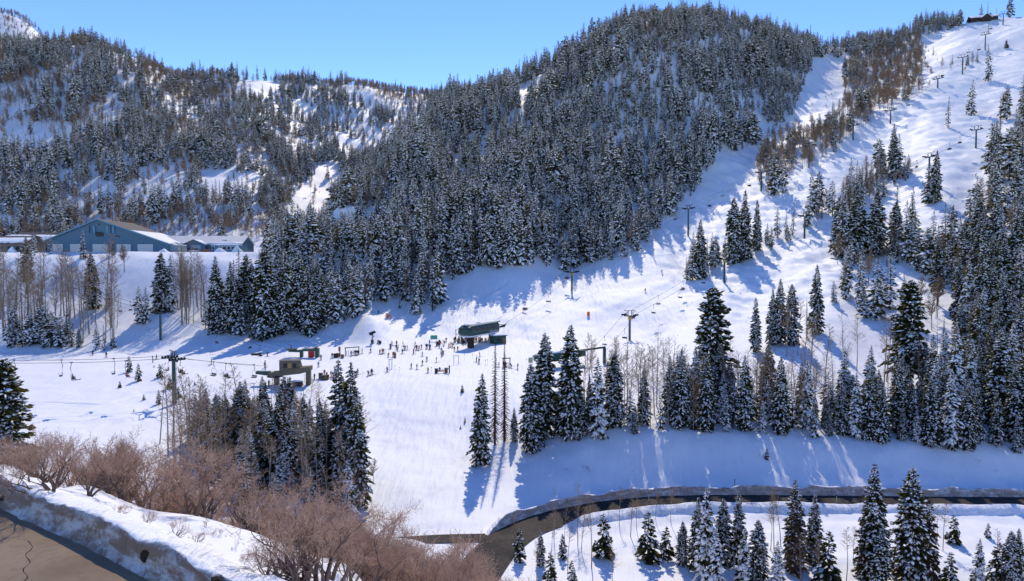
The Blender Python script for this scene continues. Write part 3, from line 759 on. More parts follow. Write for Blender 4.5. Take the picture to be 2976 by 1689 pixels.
def oak(seed, h, stems, depth, twigdens=1.0, wide=1.0):
    """gnarled multi-stemmed scrub oak"""
    g = np.random.default_rng(seed)
    W = MB(); V, F = [], []
    def blade(a, b, w):
        o = len(V); d = b - a; s_ = np.cross(d, g.normal(0, 1, 3)); s_ /= (np.linalg.norm(s_) + 1e-6)
        V.extend([a + s_ * w, a - s_ * w, b]); F.append((o, o + 1, o + 2))
    def grow(p, d, L, r, lev):
        n = 4; pts = [p]; dd = d.copy()
        for k in range(n):
            dd = dd + g.normal(0, 0.24, 3); dd[2] += 0.05; dd /= np.linalg.norm(dd)
            pts.append(pts[-1] + dd * L / n)
        rs = [r * (1 - 0.42 * k / n) for k in range(n + 1)]
        W.tube([tuple(q) for q in pts], rs, 5 if lev < 2 else 4 if lev < 3 else 3, cap=False)
        if lev >= depth:
            for q in pts[1:]:
                for k in range(int(3 * twigdens)):
                    t = dd + g.normal(0, 0.75, 3); t[2] += 0.3; t /= np.linalg.norm(t); l = g.uniform(0.22, 0.6) * h / 5
                    e = q + t * l; blade(q, e, 0.012)
                    for j in range(3):
                        t2 = t + g.normal(0, 0.6, 3); t2 /= np.linalg.norm(t2); b = q + t * l * g.uniform(0.35, 0.95)
                        blade(b, b + t2 * l * g.uniform(0.35, 0.6), 0.009)
            return
        kids = 2 if lev == 0 else g.integers(2, 4)
        for k in range(kids + (1 if lev > 1 else 0)):
            i = n if k == 0 else int(g.integers(2, n + 1))
            az = g.uniform(0, 6.28); ax = np.array([math.cos(az), math.sin(az), 0])
            nd = dd * 0.8 + ax * g.uniform(0.45, 1.0) * wide + np.array([0, 0, 0.22]); nd /= np.linalg.norm(nd)
            grow(pts[i], nd, L * g.uniform(0.6, 0.85), rs[i] * g.uniform(0.55, 0.8), lev + 1)
    for s_ in range(stems):
        az = g.uniform(0, 6.28)
        d = np.array([math.cos(az) * 0.45 * wide, math.sin(az) * 0.45 * wide, 0.85]); d /= np.linalg.norm(d)
        grow(np.array([math.cos(az) * 0.22, math.sin(az) * 0.22, -0.3]), d, h * g.uniform(0.3, 0.42), 0.026 * h * g.uniform(0.7, 1.2), 0)
    TF = []
    for f in W.f:
        TF += [(f[0], f[1], f[2]), (f[0], f[2], f[3])]
    return (W.v, TF), (V, F)
OAK_HI = []
for k, (sd_, st, dp, td, wd) in enumerate([(400, 3, 3, .7, 1.0), (401, 4, 3, .7, 0.8), (402, 2, 4, .7, 1.1), (403, 5, 3, .7, 0.7), (404, 2, 3, 0.7, 1.2)]):
    a_, b_ = oak(sd_, 5.0, st, dp, td, wd)
    print('oak tris', len(a_[1]), len(b_[1]))
    OAK_HI.append((tri_mesh('trunk', *a_, None, [M_OAKBARK]), tri_mesh('crown', *b_, None, [M_OAKTWIG]), 5.0))

# ------------------------------------------------------------------ where the plants stand
plants = []       # dict(kind, var, x, y, z, h, px, label, group)
# horizon table: what the ground itself hides
_HA = np.linspace(-100, 3080, 640); _HY = np.exp(np.linspace(math.log(24), math.log(1300), 420))
_hz = np.maximum.accumulate((ground_z((((_HA[:, None] - CX) / FPX) * _HY[None, :]).ravel(), np.tile(_HY, len(_HA))).reshape(len(_HA), len(_HY)) - CAMH) / _HY[None, :], axis=1)
def hidden(x, y, ztop):
    a = np.clip(CX + FPX * x / y, -99, 3079); i = ((a - _HA[0]) / (_HA[1] - _HA[0])).astype(int)
    k = np.clip(np.searchsorted(_HY, y) - 3, 0, len(_HY) - 1)
    return (ztop - CAMH) / y < _hz[i, k]

def scatter(y0, y1, step, u0=-60, u1=3040, seed=0):
    g = np.random.default_rng(seed); X, Y = [], []
    y = y0
    while y < y1:
        xa, xb = (u0 - CX) / FPX * y, (u1 - CX) / FPX * y
        n = int((xb - xa) / step)
        if n > 0:
            X.append(xa + (np.arange(n) + g.uniform(-.1, 1.1, n)) * step); Y.append(y + g.uniform(-.55, .55, n) * step)
        y += step * 0.9
    X = np.concatenate(X); Y = np.concatenate(Y); Z = ground_z(X, Y)
    U, Vv = project(X, Y, Z)
    return X, Y, Z, U, Vv, g

LOWER = [(590, 968), (640, 985), (760, 988), (870, 980), (960, 968), (1055, 915), (1075, 885), (1130, 880), (1200, 925), (1260, 915), (1285, 830), (1350, 800), (1420, 795), (1500, 772), (1560, 775), (1640, 788), (1720, 765), (1790, 760), (1850, 730), (1900, 690), (1960, 620), (2020, 560), (2060, 500), (2090, 445), (2150, 440), (2250, 392), (2310, 325), (2340, 235), (2380, 132)]
CENTER = LOWER + [(2400, 20), (2000, 20), (1300, 220), (1200, 400), (1100, 480), (1000, 570), (905, 660), (850, 715), (790, 730), (752, 830), (700, 900), (610, 945)]
LEFTM = [(-200, 716), (560, 708), (860, 712), (905, 660), (1000, 570), (1100, 480), (1200, 400), (1330, 300), (1330, 200), (-200, -50)]
CLEAR = [   # open snow inside the forests
 [(10, 365), (90, 375), (200, 380), (215, 415), (150, 440), (80, 445), (20, 420)],
 [(577, 500), (660, 495), (750, 515), (755, 560), (680, 575), (590, 560)],
 [(940, 478), (988, 470), (990, 560), (970, 640), (910, 690), (845, 680), (838, 600), (880, 540)],
 [(690, 236), (760, 226), (822, 250), (800, 290), (730, 285)],
 [(225, 545), (330, 545), (330, 595), (240, 590)],
 [(1485, 280), (1560, 222), (1630, 200), (1650, 214), (1605, 242), (1535, 300), (1490, 300)],
 [(1765, 112), (1828, 100), (1830, 125), (1775, 138)],
 [(1630, 300), (1668, 295), (1668, 345), (1640, 345)],
 [(1390, 410), (1420, 400), (1415, 500), (1392, 510)],
 [(1000, 262), (1085, 272), (1080, 300), (1010, 290)],
 [(890, 248), (930, 252), (925, 275), (885, 268)],
 [(100, 470), (140, 470), (135, 520), (105, 520)],
 [(2800, 30), (2935, 20), (2935, 75), (2800, 85)],
]
BELT = [(2190, 486), (2264, 412), (2347, 379), (2454, 321), (2450, 214), (2487, 165), (2540, 160), (2600, 122), (2668, 118), (2690, 140), (2740, 150), (2841, 130), (2841, 206), (2717, 255), (2619, 313), (2482, 383), (2429, 453), (2305, 515), (2207, 548)]
CLUMPB = [(2440, 560), (2560, 490), (2640, 480), (2650, 525), (2560, 580), (2450, 640)]
BANDC = [(2092, 772), (2120, 715), (2250, 690), (2400, 618), (2424, 632), (2250, 722), (2150, 772)]
CLUST = [(1984, 812), (2020, 765), (2100, 745), (2100, 775), (2040, 800), (1990, 818)]
RIGHTM = [(2425, 742), (2500, 715), (2600, 700), (2720, 712), (2810, 650), (2870, 560), (2885, 450), (2905, 330), (2990, 290), (3060, 290), (3060, 1010), (2820, 985), (2600, 950), (2450, 960), (2440, 840)]
TOPR = [(2380, 20), (2380, 132), (2500, 146), (2560, 158), (2660, 122), (2690, 108), (2760, 88), (2830, 66), (2880, 54), (2990, 44), (3040, 44), (3040, 10), (2380, 10)]

def area_noise(X, Y, sc, s): return fbm(X / sc, Y / sc, 3, s)

def classify(X, Y, U, V):
    n = len(X); pc = np.zeros(n); pa = np.zeros(n); hl = np.full(n, 13.0); hh = np.full(n, 20.0)
    n1 = area_noise(X, Y, 42, 31); n2 = area_noise(X, Y, 30, 37)
    m = inpoly(U, V, LEFTM) & (Y > 350)
    gap = sst(0.05, 0.4, n2)
    pc[m] = (0.70 * (1 - 0.9 * gap) * (1 - 0.55 * sst(0.1, 0.6, n1)))[m]
    pa[m] = (0.16 + 0.6 * sst(0.1, 0.5, n1))[m]
    b = m & (V > 600); pa[b] = np.maximum(pa[b], 0.4); pc[b] *= 0.8
    b = m & (V > 655) & (U > 400) & (U < 620); pa[b] = 0.9; pc[b] = 0.0; hl[b] = 7; hh[b] = 10
    b = m & (V > 640) & (U > 700) & (U < 800); pa[b] = 0.95; pc[b] = 0.0; hl[b] = 9; hh[b] = 12
    b = m & (U > 1010) & (V < 305); pc[b] = 0.05; pa[b] = 0.95; hl[b] = 14; hh[b] = 17
    b = m & (U > 880) & (V >= 300) & (V < 440); pc[b] *= 0.75; pa[b] *= 0.3
    b = m & (U > 430) & (U < 640) & (V < 245); pa[b] = 0.8; pc[b] = 0.15
    b = m & (U < 190) & (Y > 800); pc[b] = 0.05; pa[b] = 0.55; hl[b] = 8; hh[b] = 11
    b = m & (U > 560) & (U < 730) & (V > 310) & (V < 430); pc[b] *= 0.45
    c = inpoly(U, V, CENTER) & (Y > 222)
    pc[c] = 0.93 * (1 - .45 * sst(.35, .6, n2[c])); pa[c] = 0.05; hl[c] = 11; hh[c] = 25
    e = c & (Y < 300); hl[e] = 18; hh[e] = 26
    e = c & (V < 420) & (n1 > 0.35); pa[e] = 0.35
    e = c & (U < 1300) & (V < 700) & (Y > 330) & (n1 > 0.1); pa[e] = 0.4; pc[e] = 0.7
    e = c & (V < 150); hl[e] = 10; hh[e] = 21; pc[e] = .7
    for p in CLEAR:
        k = inpoly(U, V, p); pc[k] = 0.03; pa[k] = 0.03
    k = inpoly(U, V, BELT) & (Y > 250); pc[k] = 0.17; pa[k] = 0.82; hl[k] = 10; hh[k] = 16
    k = k & (U > 2680); pc[k] = 0.05; pa[k] = 0.14; hl[k] = 5; hh[k] = 9
    k = inpoly(U, V, CLUMPB); pc[k] = 0.7; pa[k] = 0.35; hl[k] = 11; hh[k] = 18
    k = inpoly(U, V, BANDC) | inpoly(U, V, CLUST); pc[k] = 0.8; pa[k] = 0.1; hl[k] = 7; hh[k] = 16
    k = inpoly(U, V, RIGHTM) & (Y > 150); q_ = sst(.05, .35, n2[k]); pc[k] = 0.78 * (1 - .8 * q_); pa[k] = 0.14; hl[k] = 13; hh[k] = 22
    k = k & (V > 900) & (U < 2760); pc[k] = 0.15; pa[k] = 0.25
    k = inpoly(U, V, TOPR); pc[k] = 0.85; pa[k] = 0.12; hl[k] = 9; hh[k] = 15
    k = inpoly(U, V, CLEAR[-1]); pc[k] = 0.04; pa[k] = 0.02
    return pc, pa, hl, hh

pts_con, pts_asp = [], []
for (y0, y1, st, sd_) in ((150, 430, 4.6, 1), (430, 700, 5.1, 2), (700, 1120, 6.2, 3)):
    X, Y, Z, U, V, g = scatter(y0, y1, st, seed=sd_)
    pc, pa, hl, hh = classify(X, Y, U, V)
    r = g.uniform(0, 1, len(X)); H = hl + (hh - hl) * g.beta(2, 2, len(X))
    H = H * (1 + 0.35 * fbm(X / 26, Y / 26, 2, 61))
    small = g.uniform(0, 1, len(X)) < 0.2; H = np.where(small, H * g.uniform(0.35, 0.65, len(X)), H)
    vis = ~hidden(X, Y, Z + H)
    a = (r < pc) & vis; b = (r >= pc) & (r < pc + pa) & vis
    for i in np.nonzero(a)[0]: pts_con.append((X[i], Y[i], Z[i], H[i]))
    HB = np.minimum(H, 14) * 0.85
    for i in np.nonzero(b)[0]: pts_asp.append((X[i], Y[i], Z[i], HB[i]))
print('scattered', len(pts_con), len(pts_asp))

big = []      # (kind, x, y, z, h, where)
def place(u, v, hpx, kind, where, name=None):
    p = hit(u, v); dep = p.y * cp + (p.z - CAMH) * sp
    big.append((kind, p.x, p.y, p.z, hpx * dep / FPX, where))
# -- standing singly or in small groups, read off the photograph: (u, v of the foot, height in pixels)
for (u, v, h_, k) in [(1397, 1350, 268, 'slim'), (1438, 1292, 305, 'dead'), (1466, 1282, 290, 'dead'), (1541, 1312, 258, 'full'), (1583, 1268, 302, 'full'), (1658, 1268, 326, 'full'), (1640, 1262, 240, 'slim'), (1735, 1268, 232, 'snowy'), (2062, 1190, 352, 'broad'), (2090, 1200, 200, 'full')]:
    place(u, v, h_, k, 'between valley road and lift runout')
for (u, v, h_, k) in [(2196, 1024, 161, 'slim'), (2244, 1003, 166, 'slim'), (2264, 1003, 194, 'slim'), (2299, 1003, 178, 'full'), (2374, 970, 202, 'slim'), (2345, 985, 120, 'slim'), (2423, 880, 66, 'slim'), (2645, 1127, 313, 'broad'), (2685, 1139, 150, 'full'), (2738, 1123, 202, 'dead')]:
    place(u, v, h_, k, 'on the snowy slope below the forest edge')
for (u, v, h_, k) in [(2538, 1690, 352, 'slim'), (2512, 1680, 250, 'rusty'), (2648, 1700, 348, 'full'), (2310, 1645, 258, 'slim'), (2312, 1665, 215, 'rusty'), (2143, 1645, 222, 'slim'), (2100, 1640, 195, 'full'), (2048, 1690, 280, 'snowy'), (2023, 1655, 215, 'slim'), (2361, 1640, 208, 'slim'), (2405, 1705, 168, 'young'), (2200, 1690, 186, 'full'), (2771, 1580, 88, 'young'), (2870, 1563, 46, 'young'), (2845, 1705, 146, 'snowy'), (2936, 1705, 168, 'full'), (2260, 1725, 160, 'snowy'), (1754, 1620, 131, 'young'), (1882, 1629, 146, 'young'), (1935, 1625, 100, 'young'), (1983, 1641, 130, 'full'), (1511, 1632, 104, 'young'), (1571, 1645, 112, 'slim'), (1663, 1702, 78, 'young'), (1634, 1622, 74, 'young'), (2700, 1690, 250, 'rusty'), (2900, 1690, 120, 'young'), (2560, 1720, 190, 'full'), (2160, 1700, 170, 'snowy'), (2080, 1720, 190, 'snowy'), (2960, 1680, 150, 'slim'), (2760, 1710, 110, 'young'), (1600, 1690, 90, 'young')]:
    place(u, v, h_, k, 'in the hollow this side of the valley road')
place(2228, 1334, 37, 'young', 'alone on the shaded bank over the valley road')
for (u, v, h_, k) in [(78, 855, 165, 'tall'), (268, 900, 166, 'full'), (148, 738, 60, 'young'), (99, 742, 66, 'slim'), (243, 752, 84, 'rusty'), (329, 742, 45, 'slim'), (319, 890, 70, 'rusty'), (406, 940, 110, 'slim'), (424, 941, 108, 'slim'), (470, 905, 172, 'full'), (500, 905, 164, 'snowy'), (455, 900, 120, 'slim'), (597, 955, 98, 'snowy')]:
    place(u, v, h_, k, 'on the snow bank below the blue workshop')
for k in range(26):
    place(25 + rng.uniform(0, 185), 1012 - rng.uniform(0, 30), rng.uniform(65, 125), rng.choice(['slim', 'full', 'snowy']), 'among the pale trunks at the foot of the bank')
for (u, v, h_, k) in [(282, 1015, 84, 'snowy'), (305, 1018, 76, 'snowy'), (230, 1010, 60, 'slim'), (330, 1012, 42, 'young')]:
    place(u, v, h_, k, 'at the foot of the bank beside the runout')
for (u, v, h_, k) in [(377, 1082, 48, 'young'), (402, 1108, 54, 'young'), (348, 1127, 22, 'young'), (465, 1098, 42, 'young'), (493, 1131, 40, 'young'), (461, 1175, 44, 'young'), (519, 1157, 36, 'young'), (418, 1163, 20, 'young'), (389, 1196, 9, 'young'), (538, 1160, 12, 'young'), (566, 1120, 14, 'young'), (548, 1122, 10, 'young'), (470, 1104, 12, 'young'), (448, 1068, 9, 'young'), (603, 1182, 16, 'young'), (1343, 1140, 24, 'young'), (1351, 1228, 18, 'young'), (1338, 1246, 12, 'young')]:
    place(u, v, h_, k, 'in the smooth snowfield under the chairlift' if u < 1000 else 'alone on the open slope below the runout')
_y = 57.0; _x = (12 - CX) / FPX * _y; _z = gz(_x, _y); big.append(('broad', _x, _y, _z, at(12, 1040, _y).z - _z, 'beside the oak scrub over the dirty snowbank'))
for (u, v, h_, k) in [(2755, 372, 92, 'broad'), (2822, 335, 104, 'broad'), (2872, 236, 108, 'slim'), (2872, 100, 36, 'slim'), (2925, 140, 26, 'young'), (2250, 568, 134, 'full'), (2232, 556, 90, 'slim'), (2275, 560, 100, 'slim'), (2212, 545, 60, 'slim'), (2360, 632, 138, 'slim'), (2380, 618, 120, 'slim'), (2717, 590, 152, 'slim'), (2700, 592, 120, 'slim'), (2596, 520, 160, 'slim'), (2612, 520, 130, 'slim'), (2130, 765, 190, 'full'), (2160, 758, 205, 'slim'), (2200, 730, 150, 'slim'), (2036, 812, 175, 'slim'), (2012, 815, 120, 'full'), (1996, 815, 70, 'full'), (2080, 775, 90, 'slim'), (2650, 680, 140, 'slim'), (2600, 740, 155, 'full'), (2545, 745, 190, 'full'), (2440, 742, 175, 'full'), (2485, 738, 170, 'broad')]:
    place(u, v, h_, k, 'on the open ski slope by the lift lines')
for (u, v, h_, k) in [(1470, 258, 72, 'full'), (1510, 238, 80, 'broad'), (1545, 220, 62, 'full'), (1625, 198, 92, 'broad'), (1665, 192, 96, 'full'), (1590, 208, 72, 'full'), (1400, 292, 62, 'broad'), (1425, 288, 56, 'full'), (1730, 152, 96, 'broad'), (1765, 142, 84, 'full'), (1800, 112, 62, 'full'), (1845, 92, 56, 'broad'), (1335, 322, 58, 'slim'), (1365, 305, 62, 'slim'), (1900, 72, 50, 'full'), (1950, 64, 46, 'broad')]:
    place(u, v + 14, h_, k, 'along the skyline ridge of the forested mountain')
for k in range(30):
    place(2375 + k * 7.5, 158 + 10 * math.sin(k), rng.uniform(40, 66), rng.choice(['slim', 'full', 'slim']), 'along the saddle behind the upper run')
# -- stands filled by area: (polygon of feet, count, heights in m, kinds, place)
def fill(poly, n, h0, h1, kinds, where, seed, mind=2.2):
    g = random.Random(seed); us = [p[0] for p in poly]; vs = [p[1] for p in poly]; got = []; tries = 0
    while len(got) < n and tries < n * 40:
        tries += 1; u = g.uniform(min(us), max(us)); v = g.uniform(min(vs), max(vs))
        if not inpoly(np.array([u]), np.array([v]), poly)[0]: continue
        p = hit(u, v)
        if any((p.x - q.x) ** 2 + (p.y - q.y) ** 2 < mind * mind for q in got): continue
        got.append(p); big.append((g.choice(kinds), p.x, p.y, p.z, g.uniform(h0, h1) * (0.6 if g.random() < .2 else 1), where))
fill([(1470, 1290), (1800, 1265), (2000, 1255), (2200, 1262), (2450, 1285), (2700, 1300), (2990, 1320), (2990, 1260), (2700, 1220), (2450, 1200), (2200, 1190), (2000, 1200), (1800, 1215), (1600, 1240)], 104, 5.5, 15.5, ['slim', 'slim', 'snowy', 'full'], 'in the dense belt topping the road bank', 5)
fill([(2700, 1240), (2990, 1280), (2990, 1010), (2860, 990), (2760, 1060)], 34, 13, 19, ['slim', 'full', 'snowy'], 'in the dense belt topping the road bank', 6)
def stand(u0, u1, y0, y1, n, h0, h1, kinds, where, seed, mind=2.4):
    g = random.Random(seed); got = []; tries = 0
    while len(got) < n and tries < n * 60:
        tries += 1; y = g.uniform(y0, y1); u = g.uniform(u0, u1); x = (u - CX) / FPX * y
        if any((x - q[0]) ** 2 + (y - q[1]) ** 2 < mind * mind for q in got): continue
        got.append((x, y)); big.append((g.choice(kinds), x, y, gz(x, y), g.uniform(h0, h1) * (0.55 if g.random() < .25 else 1), where))
stand(560, 1010, 104, 122, 40, 10, 15, ['slim', 'snowy', 'full'], 'in the stand between scrub and snowfield', 8)
stand(560, 760, 118, 132, 10, 8, 12, ['slim', 'full'], 'in the stand between scrub and snowfield', 9)
stand(640, 1010, 96, 104, 12, 6, 10, ['snowy', 'full'], 'in the stand between scrub and snowfield', 10)
for (u, y, top, k) in [(985, 112, 1043, 'slim'), (1010, 110, 1050, 'slim'), (1032, 106, 1130, 'slim'), (927, 112, 1155, 'slim'), (618, 118, 1163, 'slim'), (643, 126, 1140, 'slim'), (550, 122, 1155, 'rusty'), (570, 124, 1160, 'slim'), (676, 124, 1145, 'rusty'), (730, 120, 1150, 'slim'), (787, 118, 1171, 'slim')]:
    x = (u - CX) / FPX * y; z = gz(x, y); big.append((k, x, y, z, at(u, top, y).z - z, 'in the stand between scrub and snowfield'))
print('placed', len(big))

# -- which conifers are trees of their own: the 300 that show largest
allc = []
g_ = random.Random(3)
for (k, x, y, z, h_, w) in big: allc.append([k, x, y, z, h_, w])
for (x, y, z, h_) in pts_con:
    k = g_.choice(['slim', 'slim', 'full', 'snowy', 'tall']) ; allc.append([k, x, y, z, h_, None])
for e in allc:
    u, v = project(e[1], e[2], e[3]); dep = e[2]
    s_ = e[4] / dep * FPX
    if not (-20 < u < 2996 and v < 1760): s_ *= 0.05
    e.append(s_ if e[5] is None else s_ * 1.25 + (200 if e[4] < 7 else 0))
allc.sort(key=lambda e: -e[6])
WHERE = lambda u, v, y: ('in the forest edge above the lift terminals' if 1080 < u < 2100 and v > 600 else 'in the tall stand above the snow gun' if 560 < u <= 1080 and v > 650 else
                         'on the forested slope behind the workshop' if u <= 1000 else 'in the forest beside the bumpy ski slope' if u > 2380 else 'on the forested mountain face')
LOOK = {'slim': 'slim snow dusted spruce', 'full': 'bushy green spruce', 'snowy': 'heavily snow laden spruce', 'broad': 'broad upswept fir',
        'tall': 'tall bare trunked fir', 'dead': 'bare dead brown conifer snag', 'rusty': 'rust brown conifer', 'young': 'small young fir'}
NIND = 300
SIZEW = lambda h: 'towering' if h > 21 else 'tall' if h > 15 else 'medium' if h > 8 else 'small' if h > 3 else 'tiny'
def add_tree(name, parts, h0, x, y, z, h_, rz, label, cat, group, widen=1.0):
    t = thing(name, label, cat, (x, y, z - 0.15), rz, group)
    s_ = h_ / h0
    for nm, m_ in parts:
        if m_ is None: continue
        o = link(nm, m_, t)
        if nm == 'snow': o['kind'] = 'stuff'
        o.scale = (s_ * widen, s_ * widen, s_)
    return t
rest = []
used = set()
for i, e in enumerate(allc):
    k, x, y, z, h_, w, s_ = e
    if i < NIND:
        j = g_.choice(KIND[k])
        if k in ('slim', 'full') and h_ < 4.0: j = g_.choice(KIND['young']); k = 'young'
        tm, cm, sm, h0, kk = CON_HI[j]
        u, v = project(x, y, z)
        w2 = w or WHERE(u, v, y)
        look = LOOK[kk]; look = look if len(KIND[kk]) == 1 else ['even', 'ragged', 'lopsided'][KIND[kk].index(j)] + ' ' + look
        sz = SIZEW(h_)
        lab = (look if any(q in look for q in ('tall', 'small')) else sz + ' ' + look) + ' ' + w2
        wd = 1.0 if k == 'young' else min(1.2, max(1.0, (20 / max(h_, 5)) ** 0.18))
        add_tree('fir_tree' if k in ('broad', 'young', 'tall') else 'dead_tree' if k == 'dead' else 'spruce_tree', (('trunk', tm), ('crown', cm), ('snow', sm)), h0, x, y, z, h_, g_.uniform(0, 6.28), lab, 'dead tree' if k == 'dead' else 'conifer', 'conifers ' + w2, wd)
    else:
        rest.append((x, y, z, h_))

def forest(name, pts, colx, h0, label, nvar, widen):
    me = bpy.data.meshes.new(name); P = np.array([(p[0], p[1], p[2] - 0.2) for p in pts]); n = len(P)
    me.vertices.add(n); me.vertices.foreach_set('co', P.ravel())
    H = np.array([p[3] for p in pts]) / h0
    wd = np.clip(H * 20 / 20, 0.3, 2) ** -0.25 * widen * nrg.uniform(0.8, 1.2, n)
    S = np.stack([H * wd, H * wd, H], 1)
    a = me.attributes.new('grow', 'FLOAT_VECTOR', 'POINT'); a.data.foreach_set('vector', S.ravel())
    R = np.stack([nrg.normal(0, 0.015, n), nrg.normal(0, 0.015, n), nrg.uniform(0, 6.28, n)], 1)
    a = me.attributes.new('turn', 'FLOAT_VECTOR', 'POINT'); a.data.foreach_set('vector', R.ravel())
    a = me.attributes.new('pick', 'INT', 'POINT'); a.data.foreach_set('value', (nrg.choice(9, n, p=[.13, .13, .13, .13, .13, .12, .11, .04, .08]) if nvar == 7 else nrg.integers(0, nvar, n)).astype(np.int32))
    o = link(name, me); tag(o, label, kind='stuff')
    ng = bpy.data.node_groups.new(name, 'GeometryNodeTree')
    ng.interface.new_socket('Geometry', in_out='INPUT', socket_type='NodeSocketGeometry'); ng.interface.new_socket('Geometry', in_out='OUTPUT', socket_type='NodeSocketGeometry')
    N = ng.nodes; L = ng.links
    gi = N.new('NodeGroupInput'); go = N.new('NodeGroupOutput')
    ci = N.new('GeometryNodeCollectionInfo'); ci.inputs['Collection'].default_value = colx; ci.inputs['Separate Children'].default_value = True; ci.inputs['Reset Children'].default_value = True
    ip = N.new('GeometryNodeInstanceOnPoints'); ip.inputs['Pick Instance'].default_value = True
    def na(nm, ty):
        q = N.new('GeometryNodeInputNamedAttribute'); q.data_type = ty; q.inputs['Name'].default_value = nm
        return [s_ for s_ in q.outputs if s_.enabled and s_.name == 'Attribute'][0]
    L.new(gi.outputs[0], ip.inputs['Points']); L.new(ci.outputs[0], ip.inputs['Instance'])
    L.new(na('pick', 'INT'), ip.inputs['Instance Index']); L.new(na('grow', 'FLOAT_VECTOR'), ip.inputs['Scale'])
    er = N.new('FunctionNodeEulerToRotation'); L.new(na('turn', 'FLOAT_VECTOR'), er.inputs[0]); L.new(er.outputs[0], ip.inputs['Rotation'])
    L.new(ip.outputs[0], go.inputs[0])
    md = o.modifiers.new('plants', 'NODES'); md.node_group = ng
    return o
print('forest', len(rest))
forest('conifer_forest', rest, proto_col, 20.0, 'dense snow dusted conifer forest covering the mountain slopes', len(LO_SPEC), 1.0)

# ------------------------------------------------------------------ aspens
asp = []
def aspen_at(u, v, hpx, where): 
    p = hit(u, v); asp.append((p.x, p.y, p.z, hpx * p.y / FPX, where))
ga = random.Random(12)
for k in range(60):   # pale trunks on the bank below the workshop
    aspen_at(ga.uniform(0, 340), ga.uniform(900, 1008), ga.uniform(110, 250), 'on the bank below the workshop')
for k in range(26):
    aspen_at(ga.uniform(505, 600), ga.uniform(880, 950), ga.uniform(130, 190), 'in the open row below the parked cars')
for k in range(70):
    u = ga.uniform(1690, 2400)
    aspen_at(u, ga.uniform(1180, 1255), ga.uniform(130, 230), 'among the firs along the top of the road bank')
for k in range(26):
    aspen_at(ga.uniform(2200, 2900), ga.uniform(1030, 1180), ga.uniform(90, 210), 'on the shaded slope behind the road bank')
for k in range(62):
    y = ga.uniform(95, 120); u = ga.uniform(450, 1050); x = (u - CX) / FPX * y
    asp.append((x, y, gz(x, y), ga.uniform(9, 17), 'mixed into the fir stand beyond the scrub'))
for (u, v, h_) in [(1610, 1560, 150), (1680, 1570, 170), (1690, 1600, 130), (1720, 1650, 210), (1800, 1530, 120), (1832, 1560, 150), (1850, 1540, 110), (1905, 1510, 90), (1950, 1520, 110), (1600, 1640, 130), (1500, 1590, 110), (2250, 1600, 170), (2270, 1590, 180), (2240, 1600, 150), (2690, 1620, 230), (2720, 1590, 130), (2740, 1600, 150), (2460, 1690, 170), (2380, 1700, 150), (2900, 1640, 110), (1650, 1660, 150), (1560, 1680, 120), (1780, 1700, 130), (2480, 1640, 120), (1640, 1570, 110), (2630, 1700, 180), (2325, 1700, 160)]:
    aspen_at(u, v, h_, 'in the hollow this side of the valley road')
for k in range(10):
    aspen_at(ga.uniform(1690, 1900), ga.uniform(1075, 1120), ga.uniform(60, 120), 'beside the old lift station')
for (u, v, h_) in [(363, 792, 82), (360, 790, 74), (1068, 1480, 90), (1085, 1400, 70)]: aspen_at(u, v, h_, 'alone on the open snow')
for (u, v, h_) in [(860, 1215, 110), (880, 1210, 130), (835, 1205, 120), (900, 1215, 120), (790, 1200, 110), (805, 1210, 90), (930, 1220, 120), (760, 1195, 90)]: aspen_at(u, v, h_, 'in front of the brown lift station')
cand = [(x, y, z, h_, w, h_ / y * FPX) for (x, y, z, h_, w) in asp] + [(x, y, z, h_, None, h_ / y * FPX) for (x, y, z, h_) in pts_asp]
cand.sort(key=lambda e: -e[5] * (1.5 if e[4] else 1))
arest = []
for i, (x, y, z, h_, w, s_) in enumerate(cand):
    if i < 290:
        vi_ = ga.randrange(len(ASP_HI)); a_, b_, h0 = ASP_HI[vi_]
        w = w or 'on the forested mountain slope'
        sz = 'tall slender' if h_ > 13 else 'slender' if h_ > 7 else 'low thin'
        t = add_tree('aspen_tree', (('trunk', a_), ('crown', b_)), h0, x, y, z, h_, ga.uniform(0, 6.28), '%s %s leafless aspen %s' % (sz, ['full twigged', 'high crowned', 'low twigged', 'long trunked', 'sparse'][vi_], w), 'aspen', 'bare aspens ' + w)
        t.rotation_euler = (ga.gauss(0, 0.035), ga.gauss(0, 0.04), t.rotation_euler[2])
    else: arest.append((x, y, z, h_))
print('aspens', len(cand), len(arest))
forest('aspen_wood', arest, asp_col, 12.0, 'brown leafless aspen woods scattered over the mountain slopes', 3, 1.0)

# ------------------------------------------------------------------ oak scrub
go_ = random.Random(21)
oaks = []
def oak_at(x, y, h_, where): oaks.append((x, y, gz(x, y), h_ * (1.28 if 'snowbank' in where and h_ > 1.6 else 1.0), where))
